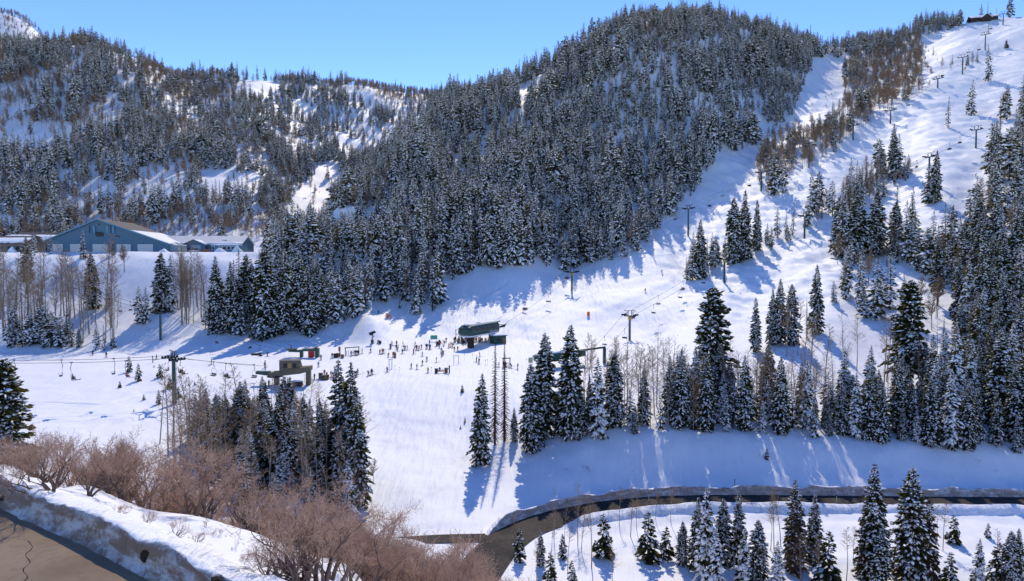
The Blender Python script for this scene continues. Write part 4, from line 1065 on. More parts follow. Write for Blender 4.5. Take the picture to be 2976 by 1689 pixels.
# first row, rooted in the open snow behind the bank
for (u, v, h_) in [(75, 1430, 2.6), (160, 1425, 3.2), (250, 1440, 2.6), (330, 1432, 3.4), (385, 1440, 3.0), (470, 1452, 2.8), (560, 1480, 2.0), (640, 1500, 2.4), (710, 1530, 2.4), (770, 1552, 2.5), (30, 1408, 2.8), (200, 1410, 3.4), (290, 1415, 3.2), (120, 1400, 2.8), (430, 1420, 3.6), (500, 1478, 2.2)]:
    p = hit(u, v); oak_at(p.x, p.y, h_, 'in open snow behind the dirty snowbank')
for (u, v, h_) in [(430, 1545, 1.5), (500, 1562, 1.4), (575, 1575, .8), (690, 1602, .8), (758, 1700, 2.0), (830, 1712, 3.0), (870, 1700, 3.8), (925, 1715, 3.6), (980, 1700, 3.4), (1040, 1720, 4.2), (640, 1560, .9), (350, 1500, 1.0), (800, 1690, 1.6), (720, 1640, .7), (905, 1740, 4.4), (1010, 1745, 4.0), (610, 1530, 1.2), (790, 1640, 1.0)]:
    dx_, dz_ = ray(u, v); q = None
    for k in range(120):
        y = 22 + k * .2
        if CAMH + dz_ * y <= gz(dx_ * y, y): q = y; break
    if q: oak_at(dx_ * q, q, h_, 'in open snow behind the dirty snowbank')
# thicket falling away behind the crest
n_ = 0
while n_ < 112:
    u = go_.uniform(-30, 1130); y = go_.uniform(40, 72); x = (u - CX) / FPX * y
    z = gz(x, y); top = project(x, y, z + 4.0)
    if u < 450 and y > 56: continue
    n_ += 1; oak_at(x, y, go_.uniform(2.8, 4.6), 'in the thicket below the dirty snowbank')
_env = [(620, 1450), (800, 1450), (900, 1450), (1000, 1470), (1100, 1490), (1200, 1500), (1300, 1530), (1400, 1570), (1500, 1620), (1600, 1660)]
n_ = 0; tries_ = 0
while n_ < 115 and tries_ < 4000:
    tries_ += 1
    u = go_.uniform(640, 1560); y = go_.uniform(33, 64); x = (u - CX) / FPX * y; z = gz(x, y)
    vt = float(np.interp(u, [e[0] for e in _env], [e[1] for e in _env])) + abs(go_.gauss(0, 55))
    h_ = at(u, vt, y).z - z
    if not 2.4 < h_ < 6.6: continue
    n_ += 1; oak_at(x, y, h_, 'on the slope above the road junction')
for k in range(16):
    u = go_.uniform(1130, 1420); y = go_.uniform(68, 82); x = (u - CX) / FPX * y; h_ = at(u, go_.uniform(1535, 1585), y).z - gz(x, y)
    if 2 < h_ < 6.5: oak_at(x, y, h_, 'on the slope above the road junction')
for i, (x, y, z, h_, w) in enumerate(oaks):
    a_, b_, h0 = OAK_HI[go_.randrange(len(OAK_HI))]
    vi_ = go_.randrange(len(OAK_HI)); a_, b_, h0 = OAK_HI[vi_]
    lab = ('tall ' if h_ > 4.2 else 'squat ' if h_ < 2.7 else 'mid sized ') + ['three stemmed', 'upright four stemmed', 'wide twin stemmed', 'bushy many stemmed', 'sparse spreading'][vi_] + ' scrub oak ' + w
    t = add_tree('scrub_oak', (('trunk', a_), ('crown', b_)), h0, x, y, z, h_, go_.uniform(0, 6.28), lab, 'oak', 'scrub oaks ' + w)
# ------------------------------------------------------------------ buildings
M_BLUE = mat('blue_siding', (0.095, 0.175, 0.245), 0.7, var=0.1, vscale=0.6)
M_BLUELT = mat('blue_trim', (0.12, 0.26, 0.36), 0.6)
M_DOORW = mat('white_door', (0.62, 0.62, 0.6), 0.6, var=0.05)
M_WIN = mat('window_glass', (0.02, 0.028, 0.035), 0.35, spec=0.25)
M_SHING = mat('grey_shingle', (0.15, 0.13, 0.12), 0.9, var=0.2, vscale=3)
M_GREYWALL = mat('grey_siding', (0.17, 0.15, 0.14), 0.85, var=0.15)
M_WHITE = mat('white_paint', (0.75, 0.75, 0.74), 0.5)
M_DKWOOD = mat('dark_timber', (0.06, 0.042, 0.033), 0.85, var=0.3)
M_STEELG = mat('green_steel', (0.018, 0.07, 0.058), 0.45, spec=0.4)
M_STEELD = mat('dark_steel', (0.035, 0.045, 0.047), 0.5, metal=0.3)
M_GALV = mat('galvanised_steel', (0.35, 0.36, 0.37), 0.45, metal=0.6)
M_YELL = mat('yellow_paint', (0.55, 0.36, 0.02), 0.6)
M_RUBBER = mat('black_rubber', (0.02, 0.02, 0.022), 0.8)
M_TAN = mat('weathered_tan_panel', (0.16, 0.135, 0.09), 0.85, var=0.35, vscale=1.5)
M_WOOD = mat('varnished_wood', (0.27, 0.13, 0.06), 0.7, var=0.2)
M_ORANGE = mat('orange_pad', (0.8, 0.16, 0.02), 0.6)
M_REDP = mat('red_paint', (0.5, 0.03, 0.025), 0.5)
M_BLACK = mat('black_plastic', (0.018, 0.018, 0.02), 0.5)
M_ROPE = mat('steel_rope', (0.06, 0.06, 0.065), 0.5, metal=0.5)
def metal_roof(name, col):
    m = bpy.data.materials.new(name); m.use_nodes = True; nt = m.node_tree; N = nt.nodes; L = nt.links
    p = N['Principled BSDF']; p.inputs['Roughness'].default_value = 0.55
    tc = N.new('ShaderNodeTexCoord'); w = N.new('ShaderNodeTexWave'); w.bands_direction = 'X'; w.inputs['Scale'].default_value = 0.6; w.inputs['Distortion'].default_value = 0.15
    L.new(tc.outputs['Object'], w.inputs['Vector'])
    mx = N.new('ShaderNodeMix'); mx.data_type = 'RGBA'; mx.inputs['A'].default_value = (*[c * 0.78 for c in col], 1); mx.inputs['B'].default_value = (*col, 1)
    L.new(w.outputs['Fac'], mx.inputs['Factor']); L.new(mx.outputs['Result'], p.inputs['Base Color'])
    b = N.new('ShaderNodeBump'); b.inputs['Distance'].default_value = 0.1; b.inputs['Strength'].default_value = 0.6; L.new(w.outputs['Fac'], b.inputs['Height']); L.new(b.outputs[0], p.inputs['Normal'])
    return m
M_MROOF = metal_roof('ribbed_metal_roof', (0.78, 0.75, 0.71))

def slab(mb, quad, th, mi=0):
    """thick panel from four corners (counter-clockwise seen from outside)"""
    q = [Vector(p) for p in quad]; n = (q[1] - q[0]).cross(q[3] - q[0]).normalized() * th
    return mb.add(q + [p - n for p in q], [(0, 1, 2, 3), (7, 6, 5, 4), (0, 4, 5, 1), (1, 5, 6, 2), (2, 6, 7, 3), (3, 7, 4, 0)], mi)

def lumpy_snow(name, parent, corners, th, seed, nx_=14, ny_=5, ragged=0.3):
    """snow lying on a sloping panel, with an uneven lower edge"""
    c = [Vector(p) for p in corners]; n = (c[1] - c[0]).cross(c[3] - c[0]).normalized(); r = random.Random(seed); vs = []
    for top in (1, 0):
        rr = random.Random(seed)
        for j in range(ny_ + 1):
            for i in range(nx_ + 1):
                s, t = i / nx_, j / ny_
                if j == 0: t += rr.uniform(0, ragged)
                p = c[0].lerp(c[1], s).lerp(c[3].lerp(c[2], s), t)
                edge = min(1.0, 4 * min(s, 1 - s) + 0.3, 4 * min(j / ny_, 1 - j / ny_) + 0.35)
                vs.append(p + n * ((th * edge * rr.uniform(0.7, 1.15)) if top else 0.004))
    w = nx_ + 1; k = w * (ny_ + 1); f = []
    for j in range(ny_):
        for i in range(nx_):
            a = j * w + i
            f.append((a, a + 1, a + w + 1, a + w)); f.append((k + a + w, k + a + w + 1, k + a + 1, k + a))
    for i in range(nx_):
        f.append((k + i, k + i + 1, i + 1, i)); a = ny_ * w + i; f.append((a, a + 1, k + a + 1, k + a))
    for j in range(ny_):
        a = j * w; f.append((a, a + w, k + a + w, k + a)); a = j * w + nx_; f.append((k + a, k + a + w, a + w, a))
    return MB().add(vs, f).build(name, M_TSNOW, parent, smooth=True)

GZ = PAD[4]
def workshop():
    yF = 296.0; c = at(318, 735, yF)
    t = thing('workshop_building', 'large blue gabled workshop with white garage doors on the plateau', 'building', (c.x, yF, GZ), math.radians(7))
    X = lambda u: (u - 318) * 0.149 * 1.0
    xl, xr, xp = X(150), X(487), X(289); hl, hr, hp = 4.6, 3.2, 14.0; D = 34.0
    prof = [(xl, 0), (xr, 0), (xr, hr), (xp, hp), (xl, hl)]
    mb = MB(); mb.add([(x, 0, z) for x, z in prof] + [(x, D, z) for x, z in prof], [(0, 1, 2, 3, 4), (9, 8, 7, 6, 5), (1, 6, 7, 2), (5, 0, 4, 9), (0, 5, 6, 1)])
    mb.build('wall', M_BLUE, t)
    r = MB(); ov = 1.0
    slab(r, [(xp, -ov, hp + .35), (xr + 1.2, -ov, hr - .1), (xr + 1.2, D + ov, hr - .1), (xp, D + ov, hp + .35)], 0.3)
    ro = r.build('roof', M_SHING, t)
    r2 = MB(); slab(r2, [(xl - 1.2, -ov, hl + .0), (xp - .01, -ov, hp + .35), (xp - .01, D + ov, hp + .35), (xl - 1.2, D + ov, hl + .0)], 0.3)
    r2.build('roof', M_SHING, t)
    e = MB(); e.beam((xl - 1.25, -ov - .1, hl - .15), (xp, -ov - .1, hp + .12), 0.12, 0.55); e.beam((xp, -ov - .1, hp + .12), (xr + 1.25, -ov - .1, hr - .25), 0.12, 0.55)
    e.build('fascia', M_BLUELT, t)
    lumpy_snow('roof_snow', ro, [(xr + 1.15, -ov, hr - .09), (xr + 1.15, D, hr - .09), (xp + (xr - xp) * .45, D, hp - (hp - hr) * .45 + .36), (xp + (xr - xp) * .45, -ov, hp - (hp - hr) * .45 + .36)], 0.28, 3, 16, 6, .25)
    for ua, ub in ((165, 192), (212, 240), (273, 315), (338, 377), (396, 438)):
        w = (ub - ua) * 0.149; d = MB().box((X((ua + ub) / 2), -0.06, 1.75), (w, 0.14, 3.3)).build('garage_door', M_DOORW, t)
        for k in range(3): MB().box((X((ua + ub) / 2), -0.15, 0.95 + k * 0.82), (w - .1, 0.03, 0.05)).build('door_joint', M_GREYWALL, d)
    # row of vertical louvre boxes under the gable
    for k, u in enumerate((263, 279, 307, 314, 321, 331)):
        MB().box((X(u), -0.3, hp - 4.2), (0.95, 0.6, 3.0)).build('louvre_box', M_BLUELT if k % 2 else M_BLUE, t)
    w = MB().box((X(293), -0.12, hp - 6.3), (3.1, 0.2, 2.0)).build('window', M_WIN, t)
    MB().box((X(293), -0.25, hp - 6.3), (3.2, 0.08, 0.12)).build('mullion', M_DKWOOD, w); MB().box((X(293), -0.25, hp - 6.3), (0.12, 0.08, 2.1)).build('mullion', M_DKWOOD, w)
    MB().box((X(342), -0.1, hp - 7.1), (1.9, 0.16, 0.5)).build('window', M_WIN, t)
    MB().tube([(X(292), -0.12, hp - 2.0), (X(292), 0.02, hp - 2.0)], 0.38, 12).build('vent', M_WIN, t)
    # lean-to at the low end
    l = MB().box((xr + 2.2, 3.0, 1.5), (5.0, 6.0, 3.0)).build('lean_to', mat('pale_blue_siding', (0.2, 0.28, 0.33), 0.7), t)
    MB().box((xr + 3.6, -0.05, 1.1), (1.0, 0.1, 2.1)).build('door', M_DOORW, l)
    lumpy_snow('roof_snow', l, [(xr - .3, -.3, 3.01), (xr + 4.9, -.3, 3.01), (xr + 4.9, 6, 3.01), (xr - .3, 6, 3.01)], 0.4, 5, 8, 4, .1)
workshop()
def annex():
    yF = 316.0; c = at(575, 737, yF)
    t = thing('annex_building', 'low blue annex with ribbed pale metal roof beside the workshop', 'building', (c.x, yF, GZ), math.radians(3))
    s = 0.159; X = lambda u: (u - 575) * s
    xl, xr = X(452), X(699); he, hp, D = 3.9, 7.7, 9.0
    mb = MB(); mb.add([(xl, 0, 0), (xr, 0, 0), (xr, 0, he), (xl, 0, he), (xl, 2 * D, 0), (xr, 2 * D, 0), (xr, 2 * D, he), (xl, 2 * D, he), (xl, D, hp), (xr, D, hp)],
                      [(0, 1, 2, 3), (5, 4, 7, 6), (1, 5, 6, 9, 2), (4, 0, 3, 8, 7)])
    mb.build('wall', M_BLUE, t)
    r = MB(); slab(r, [(xl - .5, -.8, he - .05), (xr + .5, -.8, he - .05), (xr + .5, D, hp + .3), (xl - .5, D, hp + .3)], .2)
    ro = r.build('roof', M_MROOF, t)
    r = MB(); slab(r, [(xl - .5, D + .01, hp + .3), (xr + .5, D + .01, hp + .3), (xr + .5, 2 * D + .8, he - .05), (xl - .5, 2 * D + .8, he - .05)], .2); r.build('roof', M_MROOF, t)
    lumpy_snow('roof_snow', ro, [(xl - .4, -.8, he - .03), (xr + .4, -.8, he - .03), (xr + .4, 1.2, he + .87), (xl - .4, 1.2, he + .87)], .4, 8, 40, 3, .45)
    lumpy_snow('roof_snow', ro, [(X(637), 3.4, he + 1.85), (X(652), 3.4, he + 1.85), (X(652), 4.8, he + 2.45), (X(637), 4.8, he + 2.45)], .3, 9, 6, 3, .3)
    # gabled bay with a garage door
    a, b = X(537), X(602); m = (a + b) / 2; hb = 5.7
    g = MB(); g.add([(a, -2.2, 0), (b, -2.2, 0), (b, -2.2, he - .3), (m, -2.2, hb), (a, -2.2, he - .3), (a, .5, 0), (b, .5, 0), (b, .5, he - .3), (m, 4.2, hb), (a, .5, he - .3)],
                    [(0, 1, 2, 3, 4), (1, 6, 7, 2), (5, 0, 4, 9)])
    bay = g.build('bay', M_BLUE, t)
    r = MB(); slab(r, [(a - .6, -2.8, he - .5), (m, -2.8, hb + .25), (m, 4.4, hb + .25), (a - .6, 4.4, he - .5)], .2); slab(r, [(m + .01, -2.8, hb + .25), (b + .6, -2.8, he - .5), (b + .6, 4.4, he - .5), (m + .01, 4.4, hb + .25)], .2)
    rr = r.build('bay_roof', M_SHING, bay)
    lumpy_snow('bay_snow', bay, [(a - .6, 4.3, he - .45), (a - .6, -2.7, he - .45), (m, -2.7, hb + .3), (m, 4.3, hb + .3)], .3, 4, 6, 5, .1)
    lumpy_snow('bay_snow', bay, [(b + .6, -2.7, he - .45), (b + .6, 4.3, he - .45), (m, 4.3, hb + .3), (m, -2.7, hb + .3)], .3, 6, 6, 5, .1)
    MB().box((X(575), -2.27, 1.7), (4.4, .12, 3.3)).build('garage_door', mat('pale_grey_door', (0.4, .46, .5), .6), bay)
    # office block with a band of windows
    o = MB().box((X(661), -1.6, 1.65), ((702 - 620) * s, 3.2, 3.3)).build('office', mat('mid_blue_siding', (0.07, 0.2, 0.3), .7), t)
    lumpy_snow('office_snow', o, [(X(619), -3.5, 3.31), (X(703), -3.5, 3.31), (X(703), .1, 3.31), (X(619), .1, 3.31)], .45, 12, 18, 4, .1)
    for u, w in ((627, 1.0), (646, 1.5), (658.5, 1.5), (671, 1.5), (683, 1.5)):
        f = MB().box((X(u), -3.24, 2.0), (w + .24, .1, 1.55)).build('window', M_WHITE, o)
        MB().box((X(u), -3.31, 2.0), (w - .05, .06, 1.3)).build('pane', M_WIN, f)
    MB().box((X(507), -.05, 1.6), (1.0, .12, 1.2)).build('window', M_WIN, t); MB().box((X(520), -.06, 1.3), (.9, .12, 2.0)).build('door', M_DOORW, t)
annex()
def house(name, label, u, v, y, w, d, he, hp, rz, wall, seed, extra=None):
    c = at(u, v, y); t = thing(name, label, 'building', (c.x, y, gz(c.x, y) - .2), rz)
    mb = MB(); mb.add([(-w / 2, 0, 0), (w / 2, 0, 0), (w / 2, 0, he), (-w / 2, 0, he), (-w / 2, d, 0), (w / 2, d, 0), (w / 2, d, he), (-w / 2, d, he), (-w / 2, d / 2, hp), (w / 2, d / 2, hp)],
                      [(0, 1, 2, 3), (5, 4, 7, 6), (1, 5, 6, 9, 2), (4, 0, 3, 8, 7)]); mb.build('wall', wall, t)
    r = MB(); slab(r, [(-w / 2 - .8, -1, he - .3), (w / 2 + .8, -1, he - .3), (w / 2 + .8, d / 2, hp + .25), (-w / 2 - .8, d / 2, hp + .25)], .25); ro = r.build('roof', M_SHING, t)
    r = MB(); slab(r, [(-w / 2 - .8, d / 2 + .01, hp + .25), (w / 2 + .8, d / 2 + .01, hp + .25), (w / 2 + .8, d + 1, he - .3), (-w / 2 - .8, d + 1, he - .3)], .25); r.build('roof', M_SHING, t)
    lumpy_snow('roof_snow', ro, [(-w / 2 - .7, -.95, he - .27), (w / 2 + .7, -.95, he - .27), (w / 2 + .7, d * .36, he + (hp - he) * .76), (-w / 2 - .7, d * .36, he + (hp - he) * .76)], .4, seed, 16, 6, .35)
    for k in range(int(w / 4)):
        f = MB().box((-w / 2 + 2 + k * 4, -.06, he * .5), (1.5, .12, 1.3)).build('window', M_DKWOOD, t); MB().box((-w / 2 + 2 + k * 4, -.13, he * .5), (1.25, .05, 1.05)).build('pane', M_WIN, f)
    return t
h1 = house('service_house', 'grey low pitched service building with a white garage door, half cut by the frame', 18, 735, 296, 17, 12, 4.2, 7.2, math.radians(-6), M_GREYWALL, 31)
MB().box((-4.5, -.12, 1.7), (3.6, .14, 3.2)).build('garage_door', M_DOORW, h1)
h2 = house('service_house', 'grey building with a broad snow patched roof beside the blue workshop', 100, 735, 318, 17, 16, 4.6, 9.6, math.radians(12), M_GREYWALL, 37)
h3 = house('service_house', 'dark flat roofed block with railing between the two grey buildings', 48, 735, 308, 9.5, 8, 7.4, 8.0, 0, M_DKWOOD, 41)
def lodge():
    p = hit(2862, 62); t = thing('mountain_lodge', 'dark timber lodge with snowy gabled roofs on the skyline ridge', 'building', (p.x, p.y, p.z - .6), math.radians(-14)); t.scale = (.8, .8, .8)
    MB().box((0, 5, 2.6), (26, 10, 5.4)).build('wall', M_DKWOOD, t)
    r = MB(); slab(r, [(-14.5, -2, 4.6), (14, -2, 5.0), (14, 5, 9.2), (-14.5, 5, 8.6)], .4); ro = r.build('roof', M_DKWOOD, t)
    r = MB(); slab(r, [(-14.5, 5.01, 8.6), (14, 5.01, 9.2), (14, 12, 5.0), (-14.5, 12, 4.6)], .4); r.build('roof', M_DKWOOD, t)
    lumpy_snow('roof_snow', ro, [(-14.4, -1.9, 4.65), (13.9, -1.9, 5.05), (13.9, 4.9, 9.15), (-14.4, 4.9, 8.6)], .6, 51, 18, 6, .15)
    g = MB(); g.add([(-4, -4, 0), (5, -4, 0), (5, -4, 4.6), (.5, -4, 8.2), (-4, -4, 4.6), (-4, 2, 0), (5, 2, 0), (5, 2, 4.6), (.5, 2, 8.2), (-4, 2, 4.6)], [(0, 1, 2, 3, 4), (1, 6, 7, 2), (5, 0, 4, 9)])
    b = g.build('gable', M_DKWOOD, t)
    r = MB(); slab(r, [(-5.2, -5, 3.9), (.5, -5, 8.5), (.5, 4, 8.5), (-5.2, 4, 3.9)], .35); slab(r, [(.51, -5, 8.5), (6.2, -5, 3.9), (6.2, 4, 3.9), (.51, 4, 8.5)], .35); r.build('gable_roof', M_TSNOW, b)
    MB().box((7, 5, 9.2), (1.8, 1.8, 3.2)).build('chimney', M_GREYWALL, t)
    for x in (-10, -7, 8, 11): MB().box((x, -.06, 2.6), (1.7, .14, 1.9)).build('window', M_WIN, t)
    for x in (-1.6, .6, 2.8): MB().box((x, -4.06, 2.6), (1.5, .14, 2.2)).build('window', M_WIN, t)
lodge()

# ------------------------------------------------------------------ cars
def make_car(paint, label, suv=False):
    t = thing('parked_car', label, 'car', (0, 0, 0), 0, 'cars parked in front of the annex')
    L, W = 4.6, 1.85; hb = .95 if not suv else 1.1; ht = 1.48 if not suv else 1.85
    def ring(x, zb, zt, w): return [(x, -w / 2, zb), (x, -w / 2 * 1.02, (zb + zt) / 2), (x, -w / 2 * .93, zt), (x, w / 2 * .93, zt), (x, w / 2 * 1.02, (zb + zt) / 2), (x, w / 2, zb)]
    MB().loft([ring(-L / 2, .42, .72, W * .82), ring(-L / 2 + .18, .3, hb - .1, W * .96), ring(-1.2, .26, hb, W), ring(0, .26, hb, W), ring(1.5, .26, hb + .02, W), ring(L / 2 - .15, .3, hb - .04, W * .95), ring(L / 2, .42, .8, W * .84)]).build('body', paint, t, smooth=False)
    x0, x1, x2, x3 = (-1.15, -.45, 1.15, 1.95) if not suv else (-1.2, -.6, 1.75, 2.1)
    def cab(x, z, w): return [(x, -w / 2, z), (x, w / 2, z)]
    c = MB(); c.add([(x0, -.86, hb - .02), (x0, .86, hb - .02), (x1, -.68, ht), (x1, .68, ht), (x2, -.68, ht - .03), (x2, .68, ht - .03), (x3, -.84, hb), (x3, .84, hb)],
                    [(0, 1, 3, 2), (2, 3, 5, 4), (4, 5, 7, 6), (1, 7, 5, 3), (6, 0, 2, 4)]); c.build('cabin', M_WIN, t)
    MB().add([(x1 - .04, -.7, ht + .02), (x1 - .04, .7, ht + .02), (x2 + .04, .7, ht), (x2 + .04, -.7, ht), (x1 - .04, -.66, ht + .07), (x1 - .04, .66, ht + .07), (x2 + .04, .66, ht + .05), (x2 + .04, -.66, ht + .05)],
             [(4, 7, 6, 5), (0, 1, 2, 3), (0, 4, 5, 1), (1, 5, 6, 2), (2, 6, 7, 3), (3, 7, 4, 0)]).build('car_roof', paint, t)
    for s in (-1, 1):
        for xa, xb in ((x0 + .12, x1 + .02), ((x1 + x2) / 2 - .04, (x1 + x2) / 2 + .04), (x2 - .02, x3 - .12)):
            pass
        MB().beam((x0, s * .87, hb), (x1, s * .69, ht), .08, .06).build('pillar', paint, t); MB().beam((x3, s * .85, hb), (x2, s * .69, ht), .1, .06).build('pillar', paint, t)
        MB().box((-L / 2 + .05, s * .6, .68), (.16, .36, .17)).build('headlight', M_WHITE, t); MB().box((L / 2 - .05, s * .64, .78), (.12, .26, .2)).build('tail_light', M_REDP, t)
        for x in (-1.4, 1.42):
            w = MB().tube([(x, s * .72, .34), (x, s * .93, .34)], .34, 14).build('wheel', M_RUBBER, t); MB().tube([(x, s * .9, .34), (x, s * .945, .34)], .2, 10).build('rim', M_GALV, w)
    MB().box((-L / 2 + .03, 0, .62), (.1, .9, .2)).build('grille', M_BLACK, t)
    return t
P_W = mat('white_car_paint', (0.72, 0.73, 0.74), .25, spec=.5); P_K = mat('black_car_paint', (0.02, .022, .026), .2, spec=.5)
for (u, y, paint, suv, lab) in ((523, 309, P_W, False, 'white saloon car parked between the workshop and a black car'), (543, 310, P_K, False, 'black car parked between two white vehicles'), (565, 309, P_W, True, 'white off-road car parked before the pale garage door'), (507, 311, mat('red_car_paint', (.3, .03, .025), .3), False, 'dark red car half hidden behind the plateau snow')):
    c = make_car(paint, lab, suv); c.location = ((u - CX) / FPX * y, y, gz((u - CX) / FPX * y, y) + .02); c.rotation_euler = (0, 0, math.radians(72 + rng.uniform(-8, 8)))
def trailer():
    y = 309; x = (597 - CX) / FPX * y; t = thing('flatbed_trailer', 'brown timber sided trailer by the office', 'trailer', (x, y, gz(x, y)), .1)
    MB().box((0, 0, .7), (4.2, 1.9, .16)).build('deck', M_DKWOOD, t)
    for yy in (-.95, .95): MB().box((0, yy, 1.1), (4.2, .08, .6)).build('side_board', M_WOOD, t)
    for xx in (-2.08, 2.08): MB().box((xx, 0, 1.1), (.08, 1.86, .6)).build('end_board', M_WOOD, t)
    for yy in (-1, 1): MB().tube([(0, yy, .34), (0, yy + .18 * (1 if yy > 0 else -1), .34)], .34, 12).build('wheel', M_RUBBER, t)
    MB().beam((2.1, 0, .6), (3.4, 0, .5), .1).build('drawbar', M_STEELD, t)
trailer()
# heaps of cleared snow along the plateau edge
for (u, v, w, h_, lab) in ((640, 742, 4.5, 2.2, 'rounded heap of cleared snow before the office windows'), (690, 745, 4.0, 3.0, 'pointed heap of cleared snow beside the office corner'), (478, 741, 4.0, 1.8, 'small heap of cleared snow at the lean-to'), (38, 740, 3.2, 2.8, 'cone of cleared snow before the grey house')):
    y = 294; x = (u - CX) / FPX * y; z = gz(x, y); mb = MB(); n = 18; rings = []
    for k in range(7):
        f = k / 6; rr = w * (1 - f) ** .8 * .6 + .05
        rings.append([(math.cos(a) * rr * (1 + .18 * math.sin(3 * a + k + u)), math.sin(a) * rr * (1 + .15 * math.cos(2 * a + u)), -.3 + f * h_ * (1 + .0 * k)) for a in [2 * math.pi * i / n for i in range(n)]])
    o = mb.loft(rings).build('snow_heap', SNOW, loc=(x, y, z), smooth=True); tag(o, lab, 'snow heap')

# ------------------------------------------------------------------ chairlifts
def tower(base, H, dirv, label, span=5.4, yellow=False, frame=True, rad=.42, group='chairlift towers'):
    rz = math.atan2(dirv.y, dirv.x)
    t = thing('lift_tower', label, 'lift tower', (base.x, base.y, base.z - .3), rz, group)
    MB().tube([(0, 0, -1), (0, 0, H * .5), (0, 0, H)], [rad, rad * .9, rad * .75], 12).build('tower_tube', M_STEELG, t, smooth=False)
    MB().beam((0, -span / 2, H), (0, span / 2, H), .42, .36).build('crossarm', M_STEELD, t)
    for s in (-1, 1):
        sh = MB(); sh.beam((-1.7, s * span / 2, H + .25), (1.7, s * span / 2, H + .25), .16, .22); sheave = sh.build('sheave_train', M_STEELD, t)
        for k in range(6): MB().tube([(-1.5 + k * .6, s * span / 2 - .1, H + .5), (-1.5 + k * .6, s * span / 2 + .1, H + .5)], .24, 10).build('sheave', M_RUBBER, sheave)
    if frame:
        lf = MB()
        for s in (-1, 1):
            lf.beam((0, s * .75, H), (0, s * .75, H + 1.9), .2); lf.beam((0, s * .75, H + 1.0), (0, s * 2.3, H + 1.85), .08)
        lf.beam((0, -2.5, H + 1.95), (0, 2.5, H + 1.95), .13); lf.build('lifting_frame', M_STEELD, t)
    la = MB()
    for s in (-.2, .2): la.beam((-rad - .15, s, .6), (-rad - .02, s, H - .3), .04)
    for k in range(int(H / .6)): la.beam((-rad - .13, -.2, .8 + k * .6), (-rad - .13, .2, .8 + k * .6), .03)
    la.build('ladder', M_GALV, t)
    if yellow: MB().box((0, 0, H - .75), (.95, .95, .8)).build('warning_box', M_YELL, t)
    return t

CHAIR = {}
def chair_parts(seats):
    if seats in CHAIR: return CHAIR[seats]
    w = .52 * seats + .1; P = []
    P.append(('grip', MB().box((0, 0, 0), (.5, .14, .2)).mesh('grip', M_STEELD)))
    P.append(('hanger', MB().tube([(0, 0, 0), (.05, 0, -.6), (.22, 0, -1.15), (.1, 0, -1.6)], .055, 6).mesh('hanger', M_STEELD)))
    b = MB(); b.tube([(.1, -w / 2, -3.2), (.1, -w / 2, -2.0), (.1, -w / 2 * .75, -1.62), (.1, 0, -1.55), (.1, w / 2 * .75, -1.62), (.1, w / 2, -2.0), (.1, w / 2, -3.2)], .032, 6)
    P.append(('bail', b.mesh('bail', M_GALV)))
    P.append(('seat', MB().box((-.18, 0, -3.2), (.55, w, .1), ry=-.08).mesh('seat', M_BLACK)))
    P.append(('backrest', MB().box((.14, 0, -2.86), (.05, w, .42), ry=.12).mesh('backrest', M_BLACK)))
    r = MB(); r.tube([(.1, -w / 2, -2.75), (-.6, -w / 2, -2.8), (-.6, w / 2, -2.8), (.1, w / 2, -2.75)], .022, 5); P.append(('safety_bar', r.mesh('safety_bar', M_GALV)))
    CHAIR[seats] = P
    return P

LIFTS = {}
def rope_line(nodes, off):
    """polyline of the rope on one side, sagging between supports; nodes = [(pos of crossarm centre top)]"""
    out = []
    for a, b in zip(nodes[:-1], nodes[1:]):
        d = (b - a); h = Vector((d.x, d.y, 0)).normalized(); s = Vector((-h.y, h.x, 0)) * off; L = d.length; n = max(4, int(L / 6))
        for k in range(n):
            f = k / n; p = a.lerp(b, f) + s; p.z -= 4 * .014 * L * f * (1 - f); out.append(p)
    d = nodes[-1] - nodes[-2]; h = Vector((d.x, d.y, 0)).normalized(); out.append(nodes[-1] + Vector((-h.y, h.x, 0)) * off)
    return out
def lift(name, specs, start, end, span, seats, label, lname, yellow=(), frames=True, rad=.42, bases=None):
    """specs: (u, v of foot, v of crossarm)"""
    T = []
    for i, s in enumerate(specs):
        p = hit(s[0], s[1]) if len(s) == 3 else Vector((s[3], s[4], gz(s[3], s[4])))
        dep = p.y * cp + (p.z - CAMH) * sp
        T.append((p, max(6.0, (s[1] - s[2]) * dep / FPX)))
    nodes = ([start] if start else []) + [p + Vector((0, 0, H + .45)) for p, H in T] + ([end] if end else [])
    for i, (p, H) in enumerate(T):
        k = i + (1 if start else 0); a = nodes[max(k - 1, 0)]; b = nodes[min(k + 1, len(nodes) - 1)]
        d = (b - a); d.z = 0; d.normalize()
        tower(p, H, d, label(i), span, i in yellow, frames, rad, 'towers of the ' + lname)
    L = {}
    for s in (-1, 1):
        L[s] = rope_line(nodes, s * span / 2)
        o = MB().tube(L[s], .045, 5).build('haul_rope', M_ROPE); tag(o, ('uphill' if s < 0 else 'downhill') + ' steel haul rope strung along the ' + lname, 'rope')
    LIFTS[name] = (L, span, seats, nodes)
    print(name, [(round(p.x), round(p.y), round(p.z), round(H, 1)) for p, H in T])

